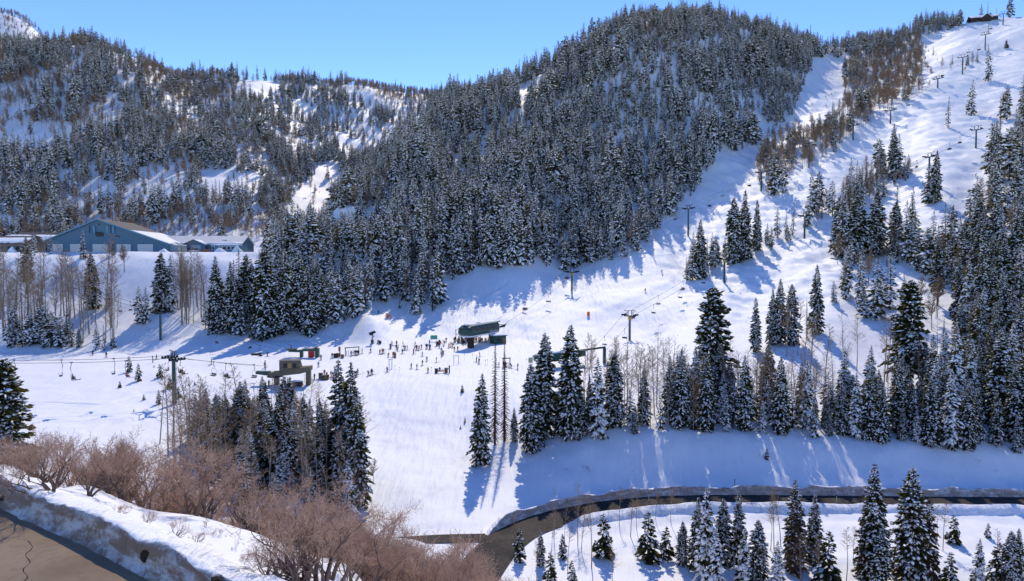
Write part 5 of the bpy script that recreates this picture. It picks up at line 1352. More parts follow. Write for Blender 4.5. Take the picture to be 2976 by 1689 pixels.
# direction frame of the express terminal
TA = at(1392, 990, 233); TA.z = gz(TA.x, TA.y)
T1 = hit(1662, 845)
axis = Vector((T1.x - TA.x, T1.y - TA.y, 0)).normalized()
endn = lambda s, n=1: None
lift('express', [(1662, 845, 790), (2000, 686, 606), (2212, 556, 500), (2351, 488, 424), (2479, 408, 364), (2588, 360, 320), (2725, 256, 228), (2797, 216, 166), (2863, 146, 100), (2915, 72, 40)],
     TA + axis * 9 + Vector((0, 0, 5.4)), None, 5.6, 4, lambda i: ['green lift tower standing in the shaded bowl above the terminal', 'tall green lift tower at the forest edge of the lower run', 'lift tower in front of a dense fir clump', 'lift tower rising from the brown aspen belt', 'lift tower on the lower edge of the aspen belt', 'lift tower above the aspen belt near a pair of slim spruces', 'lift tower half hidden by brown aspens', 'lift tower among sparse aspens on the upper slope', 'lift tower beside a lone slim spruce under the lodge', 'highest lift tower by the lodge on the skyline'][i], 'express chairlift', yellow=(0,))
lift('old', [(1830, 990, 916), (2105, 822, 752), (2338, 693, 627), (2699, 548, 455), (2836, 430, 376)],
     at(1722, 1036, 205), None, 4.6, 3, lambda i: ['green lift tower with yellow box above the old station', 'green lift tower with yellow box under a row of firs', 'lift tower beside firs along the snowy run', 'lift tower next to a pair of slim tall spruces', 'lift tower alone on the open bumpy slope'][i], 'old triple chairlift', yellow=(0, 1))
lf_t = hit(507, 1174)
lift('left', [(507, 1174, 1042)], at(760, 1062, 166), at(-60, 1050, 128), 4.6, 3, lambda i: 'tall green lift tower rising from the smooth snowfield', 'snowfield chairlift', frames=True, rad=.48)
lift('back', [(467, 988, 908)], at(838, 1018, 207), at(130, 800, 246), 4.4, 2, lambda i: 'green lift tower at the foot of the bank below the workshop', 'bank chairlift', frames=False)

# ------------------------------------------------------------------ people
def body_mesh(name, J, E, lab):
    """one skinned body; J: joint -> (pos, radius); E: bones; lab: bone -> material slot"""
    me = bpy.data.meshes.new(name); names = list(J); ix = {n: i for i, n in enumerate(names)}
    me.from_pydata([J[n][0] for n in names], [(ix[a], ix[b]) for a, b in E], [])
    o = bpy.data.objects.new(name, me); COL.objects.link(o)
    sk = o.modifiers.new('skin', 'SKIN'); sk.use_smooth_shade = True
    for n in names: me.skin_vertices[0].data[ix[n]].radius = (J[n][1], J[n][1] * (.85 if n in ('waist', 'chest', 'pelvis') else 1))
    me.skin_vertices[0].data[ix['pelvis']].use_root = True
    o.modifiers.new('sub', 'SUBSURF').levels = 1
    dg = bpy.context.evaluated_depsgraph_get(); out = bpy.data.meshes.new_from_object(o.evaluated_get(dg))
    bpy.data.objects.remove(o); out.name = name
    out.materials.clear()
    for k in range(5): out.materials.append(PEOPLE_MAT[k])
    mi = []
    for p in out.polygons:
        c = p.center; best = 1e9; m = 0
        for (a, b), k in zip(E, lab):
            A = Vector(J[a][0]); B = Vector(J[b][0]); d = B - A; t = max(0, min(1, (c - A).dot(d) / d.length_squared)); q = (c - A - d * t).length - J[a][1] * .5
            if q < best: best = q; m = k
        if m == 3: m = 3 if c.y < J['head'][0][1] - .045 and c.z < J['head'][0][2] + .01 else 2
        mi.append(m)
    out.polygons.foreach_set('material_index', mi)
    return out
PEOPLE_MAT = [mat('jacket_black', (.02, .02, .024), .7), mat('trousers_black', (.016, .016, .02), .7), mat('helmet_black', (.02, .02, .02), .4), mat('skin', (.45, .28, .2), .6), mat('boots_black', (.018, .018, .018), .5)]
EB = [('pelvis', 'waist', 0), ('waist', 'chest', 0), ('chest', 'neck', 0), ('neck', 'head', 3), ('head', 'crown', 3)]
for s_ in 'lr':
    EB += [('pelvis', 'hip' + s_, 1), ('hip' + s_, 'knee' + s_, 1), ('knee' + s_, 'ank' + s_, 1), ('ank' + s_, 'toe' + s_, 4), ('chest', 'sh' + s_, 0), ('sh' + s_, 'el' + s_, 0), ('el' + s_, 'wr' + s_, 0), ('wr' + s_, 'hand' + s_, 4)]
def pose(lean=0, knee=0, crouch=0, arm='down', step=0, sit=False):
    f = lambda z: -lean * (z - .9)
    dz = -crouch
    J = {'pelvis': ((0, crouch * .5, .93 + dz), .15), 'waist': ((0, f(1.1) + crouch * .4, 1.1 + dz), .145), 'chest': ((0, f(1.34) + crouch * .1, 1.34 + dz), .17), 'neck': ((0, f(1.5), 1.5 + dz), .065), 'head': ((0, f(1.6) - .02, 1.62 + dz), .1), 'crown': ((0, f(1.7) - .02, 1.72 + dz), .095)}
    for s, n in ((-1, 'l'), (1, 'r')):
        st = step * s
        J['hip' + n] = ((s * .1, crouch * .4, .88 + dz), .105)
        if sit:
            J['knee' + n] = ((s * .13, -.46, .9 + dz), .08); J['ank' + n] = ((s * .14, -.52, .5 + dz), .06); J['toe' + n] = ((s * .14, -.72, .46 + dz), .05)
        else:
            J['knee' + n] = ((s * .13, -.05 - knee + st * .5, .5 + dz * .4), .08); J['ank' + n] = ((s * .14, st, .12), .062); J['toe' + n] = ((s * .14, -.2 + st, .07), .05)
        J['sh' + n] = ((s * .2, f(1.42), 1.41 + dz), .08)
        if arm == 'down': e, w, h = (s * .29, f(1.15) + .03, 1.14), (s * .3, -.12, .92), (s * .3, -.2, .88)
        elif arm == 'poles': e, w, h = (s * .32, f(1.15) - .02, 1.16), (s * .33, -.3, 1.06), (s * .33, -.38, 1.05)
        else: e, w, h = (s * .36, f(1.2), 1.25), (s * .2, -.28, 1.2), (s * .14, -.34, 1.2)
        for nm, q, r in (('el', e, .06), ('wr', w, .047), ('hand', h, .052)): J[nm + n] = ((q[0], q[1], q[2] + dz), r)
    return J
E2 = [(a, b) for a, b, _ in EB]; L2 = [c for _, _, c in EB]
BODY = {'stand': body_mesh('body', pose(.0, .02, 0, 'down'), E2, L2), 'poles': body_mesh('body', pose(.15, .1, .06, 'poles'), E2, L2), 'ski': body_mesh('body', pose(.45, .2, .18, 'poles', .05), E2, L2),
        'step': body_mesh('body', pose(.1, .04, .02, 'down', .16), E2, L2), 'phone': body_mesh('body', pose(.05, .03, 0, 'fold'), E2, L2), 'sit': body_mesh('body', pose(.05, 0, 0, 'fold', 0, True), E2, L2)}
def ski_mesh():
    P = [(-.75, .02), (-.6, .015), (.0, .03), (.7, .015), (.86, .06), (.95, .16)]
    return MB().loft([[(-.045, -x, z), (.045, -x, z), (.045, -x, z + .025), (-.045, -x, z + .025)] for x, z in P]).mesh('ski', mat('ski_graphic', (.12, .1, .1), .4))
SKI = ski_mesh(); POLE = MB().tube([(0, 0, .0), (0, 0, 1.1)], .012, 5).tube([(0, 0, .06), (0, 0, .075)], .045, 8).mesh('ski_pole', M_GALV)
BOARD = MB().loft([[(-.13, -x, z), (.13, -x, z), (.13, -x, z + .02), (-.13, -x, z + .02)] for x, z in [(-.8, .08), (-.65, .02), (.65, .02), (.8, .08)]]).mesh('snowboard', mat('snowboard_graphic', (.1, .06, .05), .4))
CLOTH = {'black': (.014, .014, .018), 'charcoal': (.05, .052, .06), 'navy': (.015, .025, .085), 'blue': (.02, .13, .42), 'teal': (.02, .22, .26), 'red': (.5, .022, .02), 'orange': (.75, .15, .02), 'yellow': (.62, .45, .02), 'lime': (.42, .6, .03), 'green': (.03, .17, .07), 'grey': (.24, .25, .28), 'white': (.75, .75, .76), 'lavender': (.3, .3, .55), 'olive': (.12, .13, .05), 'brown': (.16, .08, .045), 'pink': (.6, .06, .25)}
def cloth(c, what): return mat(what + '_' + c, CLOTH[c], .75)
n_people = 0
def person(p, rz, jacket, trousers, ps, where, gear='skis', group=None, helmet='black', tilt=0.0):
    global n_people; n_people += 1
    act = {'stand': 'standing', 'poles': 'leaning on poles', 'ski': 'skiing', 'step': 'walking', 'phone': 'arms folded', 'sit': 'sitting'}[ps]
    lab = '%s in %s jacket, %s trousers, %s %s' % ('skier' if gear == 'skis' else 'snowboarder' if gear == 'board' else 'person', jacket, trousers, act, where)
    if len(lab.split()) > 16: lab = lab.replace(', %s trousers,' % trousers, ',')
    t = thing('person', lab, 'person', p, rz, group or 'people ' + where)
    b = link('body', BODY[ps], t)
    for k, m in enumerate((cloth(jacket, 'jacket'), cloth(trousers, 'trousers'), cloth(helmet, 'helmet'))):
        b.material_slots[k].link = 'OBJECT'; b.material_slots[k].material = m
    if gear == 'skis':
        for s in (-1, 1):
            o = link('ski', SKI, t, (s * .14, -.05 + (0 if ps != 'sit' else -.45), 0 if ps != 'sit' else .42)); o.rotation_euler = (0, 0, s * .03)
            if ps in ('poles', 'ski', 'step', 'stand'):
                h = {'poles': (.33, -.4, .02), 'ski': (.33, -.1, -.1), 'step': (.32, -.2, -.08), 'stand': (.32, -.22, -.1)}[ps]
                q = link('ski_pole', POLE, t, (s * h[0], h[1], max(0, h[2] + .1))); q.rotation_euler = (.15 if ps != 'ski' else -.9, s * .05, 0)
                if ps == 'ski': q.location = (s * .33, .35, .55)
    elif gear == 'board': link('snowboard', BOARD, t, (0, -.05, 0)).rotation_euler = (0, 0, 1.2)
    return t
gp = random.Random(5)
def ppl(lst, where, fx, ox, oy, gear='skis', group=None):
    for (x, y, j, tr, ps) in lst:
        p = hit(ox + x / fx, oy + y / fx)
        person(p, gp.uniform(0, 6.28), j, tr, ps, where, gear if ps != 'sit' else 'none', group)
ppl([(35, 525, 'black', 'black', 'stand'), (186, 505, 'red', 'black', 'phone'), (595, 435, 'black', 'charcoal', 'stand'), (400, 485, 'blue', 'charcoal', 'poles'), (445, 470, 'black', 'black', 'stand'), (470, 466, 'charcoal', 'navy', 'stand'), (497, 470, 'black', 'grey', 'stand'), (522, 465, 'black', 'black', 'poles')], 'by the timber gate and ski rack', 6.415, 960, 960)
ppl([(755, 420, 'black', 'black', 'ski'), (925, 450, 'red', 'black', 'stand'), (968, 440, 'red', 'green', 'stand'), (992, 434, 'red', 'brown', 'poles'), (1080, 510, 'olive', 'charcoal', 'ski'), (1163, 505, 'orange', 'red', 'stand'), (1180, 500, 'red', 'orange', 'phone'), (1210, 512, 'yellow', 'black', 'stand'), (1126, 325, 'black', 'black', 'ski'), (1148, 290, 'black', 'olive', 'stand'), (1353, 297, 'black', 'charcoal', 'stand'), (1395, 370, 'black', 'navy', 'poles'), (1438, 370, 'charcoal', 'black', 'poles'), (1340, 440, 'black', 'black', 'stand'), (1583, 297, 'black', 'charcoal', 'stand'), (1601, 370, 'black', 'black', 'stand'), (1700, 350, 'blue', 'navy', 'poles'), (1787, 345, 'charcoal', 'black', 'stand'), (1803, 343, 'black', 'brown', 'stand'), (1850, 265, 'blue', 'navy', 'stand'), (1845, 358, 'brown', 'black', 'stand'), (1710, 490, 'grey', 'charcoal', 'poles'), (1800, 582, 'lavender', 'charcoal', 'poles'), (1720, 660, 'charcoal', 'lime', 'stand'), (1975, 602, 'black', 'black', 'phone'), (2105, 468, 'charcoal', 'black', 'poles'), (2160, 222, 'black', 'charcoal', 'stand')], 'on the runout before the express terminal', 6.415, 960, 960)
ppl([(1510, 720, 'blue', 'teal', 'stand'), (1612, 735, 'charcoal', 'black', 'step'), (1822, 797, 'lime', 'black', 'poles'), (1063, 787, 'navy', 'black', 'poles'), (712, 852, 'black', 'black', 'ski'), (765, 832, 'black', 'charcoal', 'stand'), (783, 834, 'charcoal', 'black', 'poles'), (512, 828, 'black', 'navy', 'stand'), (455, 878, 'navy', 'black', 'stand'), (483, 866, 'navy', 'charcoal', 'stand')], 'near the front edge of the runout', 6.415, 960, 960)
ppl([(gp.uniform(1050, 2150), gp.uniform(270, 520), gp.choice(['black', 'charcoal', 'navy', 'red', 'blue', 'teal', 'orange', 'green']), gp.choice(['black', 'charcoal', 'grey', 'navy', 'brown']), gp.choice(['stand', 'poles', 'ski', 'phone'])) for _k in range(20)], 'on the runout before the express terminal', 6.415, 960, 960)
ppl([(2040, 800, 'black', 'charcoal', 'sit')], 'on the bench beside the bins', 6.415, 960, 960, 'none')
ppl([(1575, 402, 'black', 'grey', 'sit')], 'down on the snow of the runout', 6.415, 960, 960, 'none')
Q = [(645, 757, 'red', 'charcoal', 'stand'), (682, 752, 'red', 'black', 'stand'), (718, 785, 'red', 'black', 'poles'), (742, 765, 'red', 'white', 'stand'), (765, 722, 'green', 'black', 'stand'), (803, 722, 'green', 'charcoal', 'stand'), (835, 790, 'charcoal', 'black', 'stand'), (862, 822, 'black', 'black', 'stand'), (880, 770, 'black', 'navy', 'stand'), (915, 790, 'grey', 'navy', 'stand'), (940, 760, 'pink', 'black', 'stand'), (965, 823, 'charcoal', 'black', 'stand'), (990, 800, 'navy', 'red', 'stand'), (1020, 750, 'black', 'black', 'stand'), (1075, 803, 'orange', 'grey', 'stand'), (1095, 770, 'red', 'black', 'stand'), (1130, 762, 'brown', 'black', 'stand'), (1162, 740, 'orange', 'brown', 'stand'), (1212, 752, 'grey', 'white', 'stand'), (1275, 768, 'black', 'charcoal', 'stand'), (1298, 765, 'charcoal', 'black', 'stand'), (1365, 765, 'black', 'navy', 'stand'), (1395, 768, 'orange', 'grey', 'stand'), (1432, 750, 'orange', 'charcoal', 'stand'), (1255, 740, 'navy', 'black', 'stand'), (900, 740, 'white', 'black', 'stand'), (1055, 735, 'teal', 'black', 'stand')]
for _k in range(22): Q.append((gp.uniform(620, 1260), gp.uniform(725, 800), gp.choice(['black', 'charcoal', 'navy', 'red', 'orange', 'teal', 'green', 'blue', 'white', 'yellow']), gp.choice(['black', 'charcoal', 'navy', 'grey', 'brown']), 'stand'))
ppl(Q, 'in the queue under the express terminal', 8.02, 1240, 900)
ppl([(520, 895, 'red', 'brown', 'stand'), (568, 860, 'red', 'charcoal', 'stand'), (608, 885, 'black', 'black', 'stand'), (645, 975, 'black', 'charcoal', 'poles'), (720, 965, 'charcoal', 'black', 'poles')], 'joining the end of the express queue', 8.02, 1240, 900)
ppl([(1232, 1105, 'red', 'black', 'stand'), (1165, 1228, 'black', 'black', 'stand'), (1222, 1265, 'olive', 'black', 'stand'), (1690, 1355, 'grey', 'red', 'poles'), (1795, 1350, 'black', 'charcoal', 'stand'), (1838, 1345, 'navy', 'black', 'stand'), (1978, 1375, 'green', 'black', 'ski'), (2125, 1390, 'black', 'grey', 'stand')], 'by the maze of the old triple lift', 8.02, 1240, 900)
ppl([(365, 362, 'black', 'navy', 'ski'), (1365, 430, 'black', 'black', 'stand'), (1318, 562, 'teal', 'charcoal', 'ski')], 'sliding past the bank lift station', 6.415, 720, 980)
ppl([(1245, 802, 'olive', 'black', 'stand'), (1430, 722, 'red', 'black', 'stand'), (1475, 767, 'brown', 'black', 'stand'), (1553, 747, 'brown', 'orange', 'stand'), (1590, 762, 'teal', 'red', 'stand'), (750, 868, 'charcoal', 'black', 'stand'), (790, 866, 'grey', 'black', 'stand'), (395, 925, 'brown', 'black', 'stand')], 'around the tan snowfield lift station', 6.415, 720, 980)
ppl([(655, 1172, 'black', 'black', 'stand'), (750, 1187, 'black', 'charcoal', 'stand'), (1105, 1203, 'black', 'black', 'step'), (1492, 1238, 'green', 'black', 'stand'), (1868, 1262, 'brown', 'grey', 'stand')], 'gliding along the flat track below the bank', 2.427, 0, 550)
for (u, v, j, tr, w) in [(1875, 848, 'black', 'red', 'carving down the wide groomed run'), (1923, 794, 'charcoal', 'grey', 'carving down the wide groomed run'), (2835, 514, 'black', 'black', 'high on the bumpy slope'), (1100, 912, 'navy', 'black', 'at the forest edge above the snow heap'), (1135, 927, 'orange', 'charcoal', 'at the forest edge above the snow heap'), (2357, 280, 'black', 'black', 'on the steep upper run'), (2400, 285, 'charcoal', 'black', 'on the steep upper run'), (2416, 276, 'black', 'black', 'on the steep upper run'), (2400, 310, 'black', 'navy', 'on the steep upper run'), (2360, 306, 'black', 'black', 'on the steep upper run'), (928, 560, 'black', 'black', 'on the far valley run'), (957, 556, 'black', 'charcoal', 'on the far valley run'), (867, 603, 'charcoal', 'black', 'on the far valley run'), (893, 606, 'brown', 'black', 'on the far valley run'), (902, 608, 'red', 'red', 'on the far valley run'), (957, 532, 'orange', 'black', 'on the far valley run')]:
    person(hit(u, v), gp.uniform(-.8, .8), j, tr, 'ski', w)

# -- chairs on the ropes
def chair_at(ln, u, side, riders=(), note=''):
    L, span, seats, nodes = LIFTS[ln]; P = L[side]; best = None
    for a, b in zip(P[:-1], P[1:]):
        ua = project(a.x, a.y, a.z)[0]; ub = project(b.x, b.y, b.z)[0]
        if (ua - u) * (ub - u) <= 0: best = (a, b, (u - ua) / (ub - ua + 1e-9)); break
    if best is None: return
    a, b, f = best; p = a.lerp(b, f); d = (b - a); rz = math.atan2(d.y, d.x) + (0 if side > 0 else math.pi)
    nm = {'express': 'express chairlift', 'old': 'old triple chairlift', 'left': 'snowfield chairlift', 'back': 'bank chairlift'}[ln]
    t = thing('chairlift_chair', ('occupied' if riders else 'empty') + ' black seat chair hanging on the ' + nm + note, 'chair', (p.x, p.y, p.z + .02), rz, 'chairs of the ' + nm)
    for n_, m_ in chair_parts(seats): link(n_, m_, t)
    R = Matrix.Rotation(rz, 3, 'Z')
    for k, (j, tr) in enumerate(riders):
        off = (k - (len(riders) - 1) / 2) * .55
        q = p + R @ Vector((-.1, off, -3.15 - .78))
        person(q, rz - math.pi / 2, j, tr, 'sit', 'on a chair of the ' + nm, 'skis')
BK = ('black', 'black'); CH = ('charcoal', 'black'); NV = ('navy', 'charcoal'); RD = ('red', 'black')
for (u, s, r, n_) in [(1594, -1, (), ' above the shaded bowl'), (1648, 1, (BK, RD, CH), ' beside the first tower'), (1526, 1, (BK, CH, NV), ' just above the terminal'), (1868, 1, (BK, CH), ' over the forest shadow'), (1963, 1, (CH, BK), ' at the forest edge'), (2062, -1, (BK, NV), ' near the big fir pair'), (2100, 1, (), ' over the sunny run'), (2178, -1, (BK, CH), ' by the fir clump'), (2740, 1, (BK, BK), ' over the upper slope'), (2815, 1, (), ' over the upper slope'), (2845, -1, (BK,), ' near the lone spruce'), (2880, 1, (BK, CH), ' below the lodge'), (2640, -1, (), ' above the aspens'), (2420, 1, (), ' above the aspens'), (2300, -1, (), ' above the aspens')]:
    chair_at('express', u, s, r, n_)
for (u, s, r, n_) in [(1757, 1, (BK, ('white', 'black')), ' just above the old station'), (1816, -1, (), ' in front of the first tower'), (1840, 1, (BK,), ' behind the first tower'), (1900, -1, (), ' over the groomed run'), (1913, 1, (), ' over the groomed run'), (1977, -1, (), ' below the fir row'), (1985, 1, (BK, CH), ' below the fir row'), (2045, -1, (), ' in the firs\' shadow'), (2160, 1, (), ' beside the fir row'), (2240, -1, (), ' beside the fir row'), (2520, 1, (BK, CH), ' over the open slope'), (2600, -1, (), ' over the open slope'), (2665, 1, (BK, BK), ' over the open slope'), (2760, 1, (NV, BK), ' on the bumpy slope'), (2790, 1, (BK, CH), ' on the bumpy slope'), (2870, -1, (), ' on the bumpy slope'), (2920, 1, (BK, BK), ' on the bumpy slope')]:
    chair_at('old', u, s, r, n_)
for (u, s, r, n_) in [(40, -1, (), ' near the spruce'), (178, -1, (), ' over the flat track'), (207, 1, (('yellow', 'black'), BK), ' carrying a yellow jacket'), (330, -1, (), ' left of the tower'.replace('left of', 'before')), (365, 1, (('red', 'red'),), ' carrying a red suit'), (487, -1, (), ' at the tower'), (525, 1, (CH, BK), ' just past the tower'), (620, -1, (), ' over the snow mounds'), (657, 1, (('blue', 'red'), ('navy', 'charcoal')), ' carrying blue and red clothes'), (738, -1, (), ' arriving at the tan station')]:
    chair_at('left', u, s, r, n_)
for (u, s, r, n_) in [(350, 1, (), ' over the bank'), (378, -1, (), ' over the bank'), (605, -1, (), ' in the stand\'s shadow'), (630, 1, (), ' in the stand\'s shadow'), (726, -1, (), ' before its station'), (756, 1, (BK,), ' leaving its station')]:
    chair_at('back', u, s, r, n_)

# ------------------------------------------------------------------ lift stations
def letter(txt, parent, loc, rot, size, m):
    c = bpy.data.curves.new('lettering', 'FONT'); c.body = txt; c.size = size; c.extrude = .01; c.align_x = 'CENTER'
    o = bpy.data.objects.new('lettering_source', c); COL.objects.link(o)
    me_ = bpy.data.meshes.new_from_object(o.evaluated_get(bpy.context.evaluated_depsgraph_get())); bpy.data.objects.remove(o)
    me_.materials.clear(); me_.materials.append(m)
    q = link('lettering', me_, parent, loc); q.rotation_euler = rot; q['kind'] = 'stuff'
    return q
def express_terminal():
    rz = math.atan2(axis.y, axis.x)      # local +x runs up the line
    t = thing('lift_terminal', 'dark green express lift terminal with snow on its roof and white lettering', 'lift station', (TA.x, TA.y, TA.z), rz)
    zb, zt, W = 3.9, 7.4, 5.4
    def ring(x, top, bot, w): 
        return [(x, -w / 2 * .9, bot), (x, -w / 2, bot + .7), (x, -w / 2 * .97, bot + (top - bot) * .62), (x, -w / 2 * .78, top - .25), (x, -w / 2 * .5, top), (x, w / 2 * .5, top), (x, w / 2 * .78, top - .25), (x, w / 2 * .97, bot + (top - bot) * .62), (x, w / 2, bot + .7), (x, w / 2 * .9, bot)]
    MB().loft([ring(-9.6, zb + 2.4, zb + .5, W * .8), ring(-9.0, zt - .7, zb + .2, W * .95), ring(-7.6, zt - .05, zb, W), ring(0, zt, zb, W), ring(9.4, zt, zb, W)]).build('housing', M_STEELG, t)
    MB().loft([[(x, -w / 2, zb - .45), (x, w / 2, zb - .45), (x, w / 2, zb - .02), (x, -w / 2, zb - .02)] for x, w in ((-9.5, W * .8), (-8.2, W * .97), (9.0, W * .97))]).build('skirt', M_WHITE, t)
    for s in (-1, 1):
        for k in range(4): MB().box((-4.6 + k * 3.6, s * (W / 2 * .985), zb + 1.9), (2.9, .1, 1.15), rx=s * -.04).build('window', M_WIN, t)
        for k in range(2): MB().box((-8.3 + k * 1.3, s * (W / 2 * .93), zb + 1.8), (.9, .12, 1.3)).build('window', M_WIN, t)
    MB().box((-9.42, 0, zb + 1.7), (.16, 2.6, 1.3), ry=-.35).build('window', M_WIN, t)
    rn = MB(); rn.loft([[(x, -1.75 * w, zt - .12), (x, -1.2 * w, zt + .16), (x, 0, zt + .26), (x, 1.2 * w, zt + .16), (x, 1.75 * w, zt - .12)] for x, w in ((-8.3, .55), (-7.2, 1), (-3, 1.05), (2, 1), (7, 1.05), (9.3, .9))], cap=True)
    rn.build('roof_snow', M_TSNOW, t, smooth=True)
    for x in (-2.2, -1.2): MB().box((x, -.7, zt + .26), (.7, 1.1, .1)).build('roof_hatch', M_STEELD, t)
    letter('Quincy Express', t, (5.4, -W / 2 - .03, zb + .25), (math.pi / 2, 0, 0), .85, M_WHITE)
    letter('Quincy Express', t, (-9.3, -.3, zb + .2), (math.pi / 2, 0, -math.pi / 2), .6, M_WHITE)
    MB().box((-5.2, 0, 1.5), (1.5, 1.7, 4.6)).build('mast', M_BLACK, t); MB().box((-5.2, 0, 3.2), (2.4, 2.6, .6)).build('mast_head', M_BLACK, t)
    for s in (-1, 1): MB().box((8.6, s * .8, 1.6), (.7, .6, 5.0)).build('rear_leg', M_STEELD, t)
    MB().beam((9.4, 0, zb + 2.9), (14.2, 0, zb + 3.0), .35).build('outrigger', M_STEELD, t)
    for s in (-1, 1):
        o = MB().beam((9.5, s * 2.6, zb + 1.5), (13.6, s * 2.8, zb + 1.9), .3, .4).build('sheave_beam', M_STEELD, t)
        MB().box((12, s * 2.7, zb + 2.25), (4.0, 1.2, .25)).build('catwalk', M_GALV, o)
        for k in range(5): MB().tube([(10 + k * .8, s * 2.6 - .1, zb + 1.35), (10 + k * .8, s * 2.6 + .1, zb + 1.35)], .26, 10).build('sheave', M_RUBBER, o)
    bw = MB().tube([(-5.2, 0, zb - .75), (-5.2, 0, zb - .5)], 2.4, 28).build('bullwheel', M_STEELD, t)
    h = thing('operator_hut', 'small green operator hut with snow roof under the express terminal', 'hut', TA + Matrix.Rotation(rz, 3, 'Z') @ Vector((5.0, -4.6, 0)), rz - .5)
    MB().box((0, 0, 1.4), (4.6, 3.4, 2.9)).build('wall', mat('mid_green_siding', (.03, .09, .065), .7), h)
    MB().box((0, 0, 2.92), (5.4, 4.2, .16)).build('roof', M_STEELD, h); lumpy_snow('roof_snow', h, [(-2.7, -2.1, 3.01), (2.7, -2.1, 3.01), (2.7, 2.1, 3.01), (-2.7, 2.1, 3.01)], .4, 77, 8, 6, .08)
    MB().box((-.8, -1.75, 1.7), (1.8, .1, 1.1)).build('window', M_WIN, h); MB().box((1.4, -1.75, 1.1), (.95, .1, 2.1)).build('door', M_WOOD, h)
    # loading frame and lamp beside the queue
    f = thing('queue_frame', 'dark steel gate frame with lamp arm over the express queue', 'gate', hit(1325, 994), .15)
    MB().beam((0, 0, -.2), (0, 0, 4.2), .22).build('lamp_post', M_STEELD, f); MB().box((.1, 0, 4.25), (.9, .3, .16)).build('lamp_head', M_STEELD, f)
    MB().beam((0, 0, 2.7), (4.2, .4, 2.9), .16).build('crossbar', M_STEELD, f); MB().beam((4.2, .4, -.2), (4.2, .4, 2.95), .16).build('post', M_STEELD, f)
    for k in range(4): MB().box((.8 + k * .9, .1, 1.1), (.06, .5, 1.3)).build('gate_panel', M_REDP if k == 0 else M_GALV, f)
express_terminal()

def old_station():
    p = hit(1625, 1066); L0 = LIFTS['old'][3]; d = (L0[1] - L0[0]); rz = math.atan2(d.y, d.x) * .25
    t = thing('lift_station', 'low dark green bullwheel station partly hidden by firs', 'lift station', (p.x, p.y, p.z), math.radians(14))
    MB().loft([[(x, -w, z0), (x, w, z0), (x, w * .8, z1), (x, -w * .8, z1)] for x, w, z0, z1 in ((-7.2, 1.2, 2.2, 3.1), (-6.4, 1.5, 2.0, 3.4), (0, 1.7, 2.2, 3.9), (5, 1.6, 2.6, 4.4), (7.2, 1.2, 2.9, 4.3))]).build('housing', M_STEELG, t)
    MB().box((-7.3, 0, 2.65), (.08, 1.6, .5)).build('name_panel', M_WHITE, t)
    lumpy_snow('roof_snow', t, [(-6, -1.2, 3.45), (5, -1.25, 4.35), (5, 1.25, 4.35), (-6, 1.2, 3.45)], .35, 15, 12, 4, .1)
    for x in (-4, 2): MB().box((x, 0, 1.0), (.6, .6, 2.9)).build('leg', M_STEELG, t)
    MB().beam((6, 0, 4.2), (13.2, 0, 4.9), .5, .5).build('boom', M_STEELG, t); MB().box((13.0, 0, 2.2), (.7, .7, 5.2)).build('boom_leg', M_STEELG, t)
    MB().tube([(-2, 0, 1.75), (-2, 0, 1.95)], 2.0, 24).build('bullwheel', M_STEELD, t)
    r = MB(); r.tube([(0, -.9, 4.0), (0, -.9, 5.0), (5, -.9, 5.5), (5, -.9, 4.5)], .05, 5); r.build('railing', M_STEELD, t)
    return t
old_station()

def tan_station():
    p = hit(838, 1118); t = thing('lift_station', 'weathered tan lift station with control cabin and green boom over the snowfield', 'lift station', (p.x, p.y, p.z), math.radians(4))
    s = .083
    X = lambda u: (u - 838) * s; Z = lambda v: (1118 - v) * s
    MB().box((X(805), 0, 1.6), (1.05, 1.3, 3.6)).build('column', M_TAN, t); MB().box((X(895), .6, 1.6), (1.0, 1.6, 4.0)).build('column', M_TAN, t)
    b = MB(); b.loft([[(x, -1.3, z0), (x, 1.5, z0), (x, 1.5, z1), (x, -1.3, z1)] for x, z0, z1 in ((X(785), Z(1092), Z(1082)), (X(815), Z(1090), Z(1078)), (X(876), Z(1084), Z(1066)), (X(905), Z(1076), Z(1064)))]); b.build('platform', M_TAN, t)
    MB().loft([[(x, -.8, z0), (x, .8, z0), (x, .8, z1), (x, -.8, z1)] for x, z0, z1 in ((X(747), Z(1084), Z(1077)), (X(786), Z(1090), Z(1078)))]).build('boom', M_STEELG, t)
    MB().loft([[(x, -1.1, z0), (x, 1.2, z0), (x, 1.2, z1), (x, -1.1, z1)] for x, z0, z1 in ((X(816), Z(1079), Z(1048)), (X(818), Z(1079), Z(1047)), (X(870), Z(1068), Z(1045)), (X(876), Z(1066), Z(1064)))]).build('cabin', M_TAN, t)
    for k, u in enumerate((833, 846, 860)): MB().box((X(u), -1.14, Z(1060)), (.85, .1, 1.15)).build('window' if k != 1 else 'cabin_door', M_WIN if k != 1 else mat('ochre_door', (.4, .24, .09), .7), t)
    MB().box((X(845), 0.05, Z(1045.4)), (5.0, 2.7, .12)).build('cabin_roof', M_GREYWALL, t)
    MB().tube([(X(800), 0, Z(1094)), (X(800), 0, Z(1092))], 1.9, 24).build('bullwheel', M_STEELD, t)
    MB().box((X(868), -1.8, .5), (2.6, 1.2, 1.1)).build('ramp_box', M_DKWOOD, t); lumpy_snow('ramp_snow', t, [(X(868) - 1.3, -2.4, 1.06), (X(868) + 1.3, -2.4, 1.06), (X(868) + 1.3, -1.2, 1.06), (X(868) - 1.3, -1.2, 1.06)], .25, 71, 6, 4, .1)
tan_station()
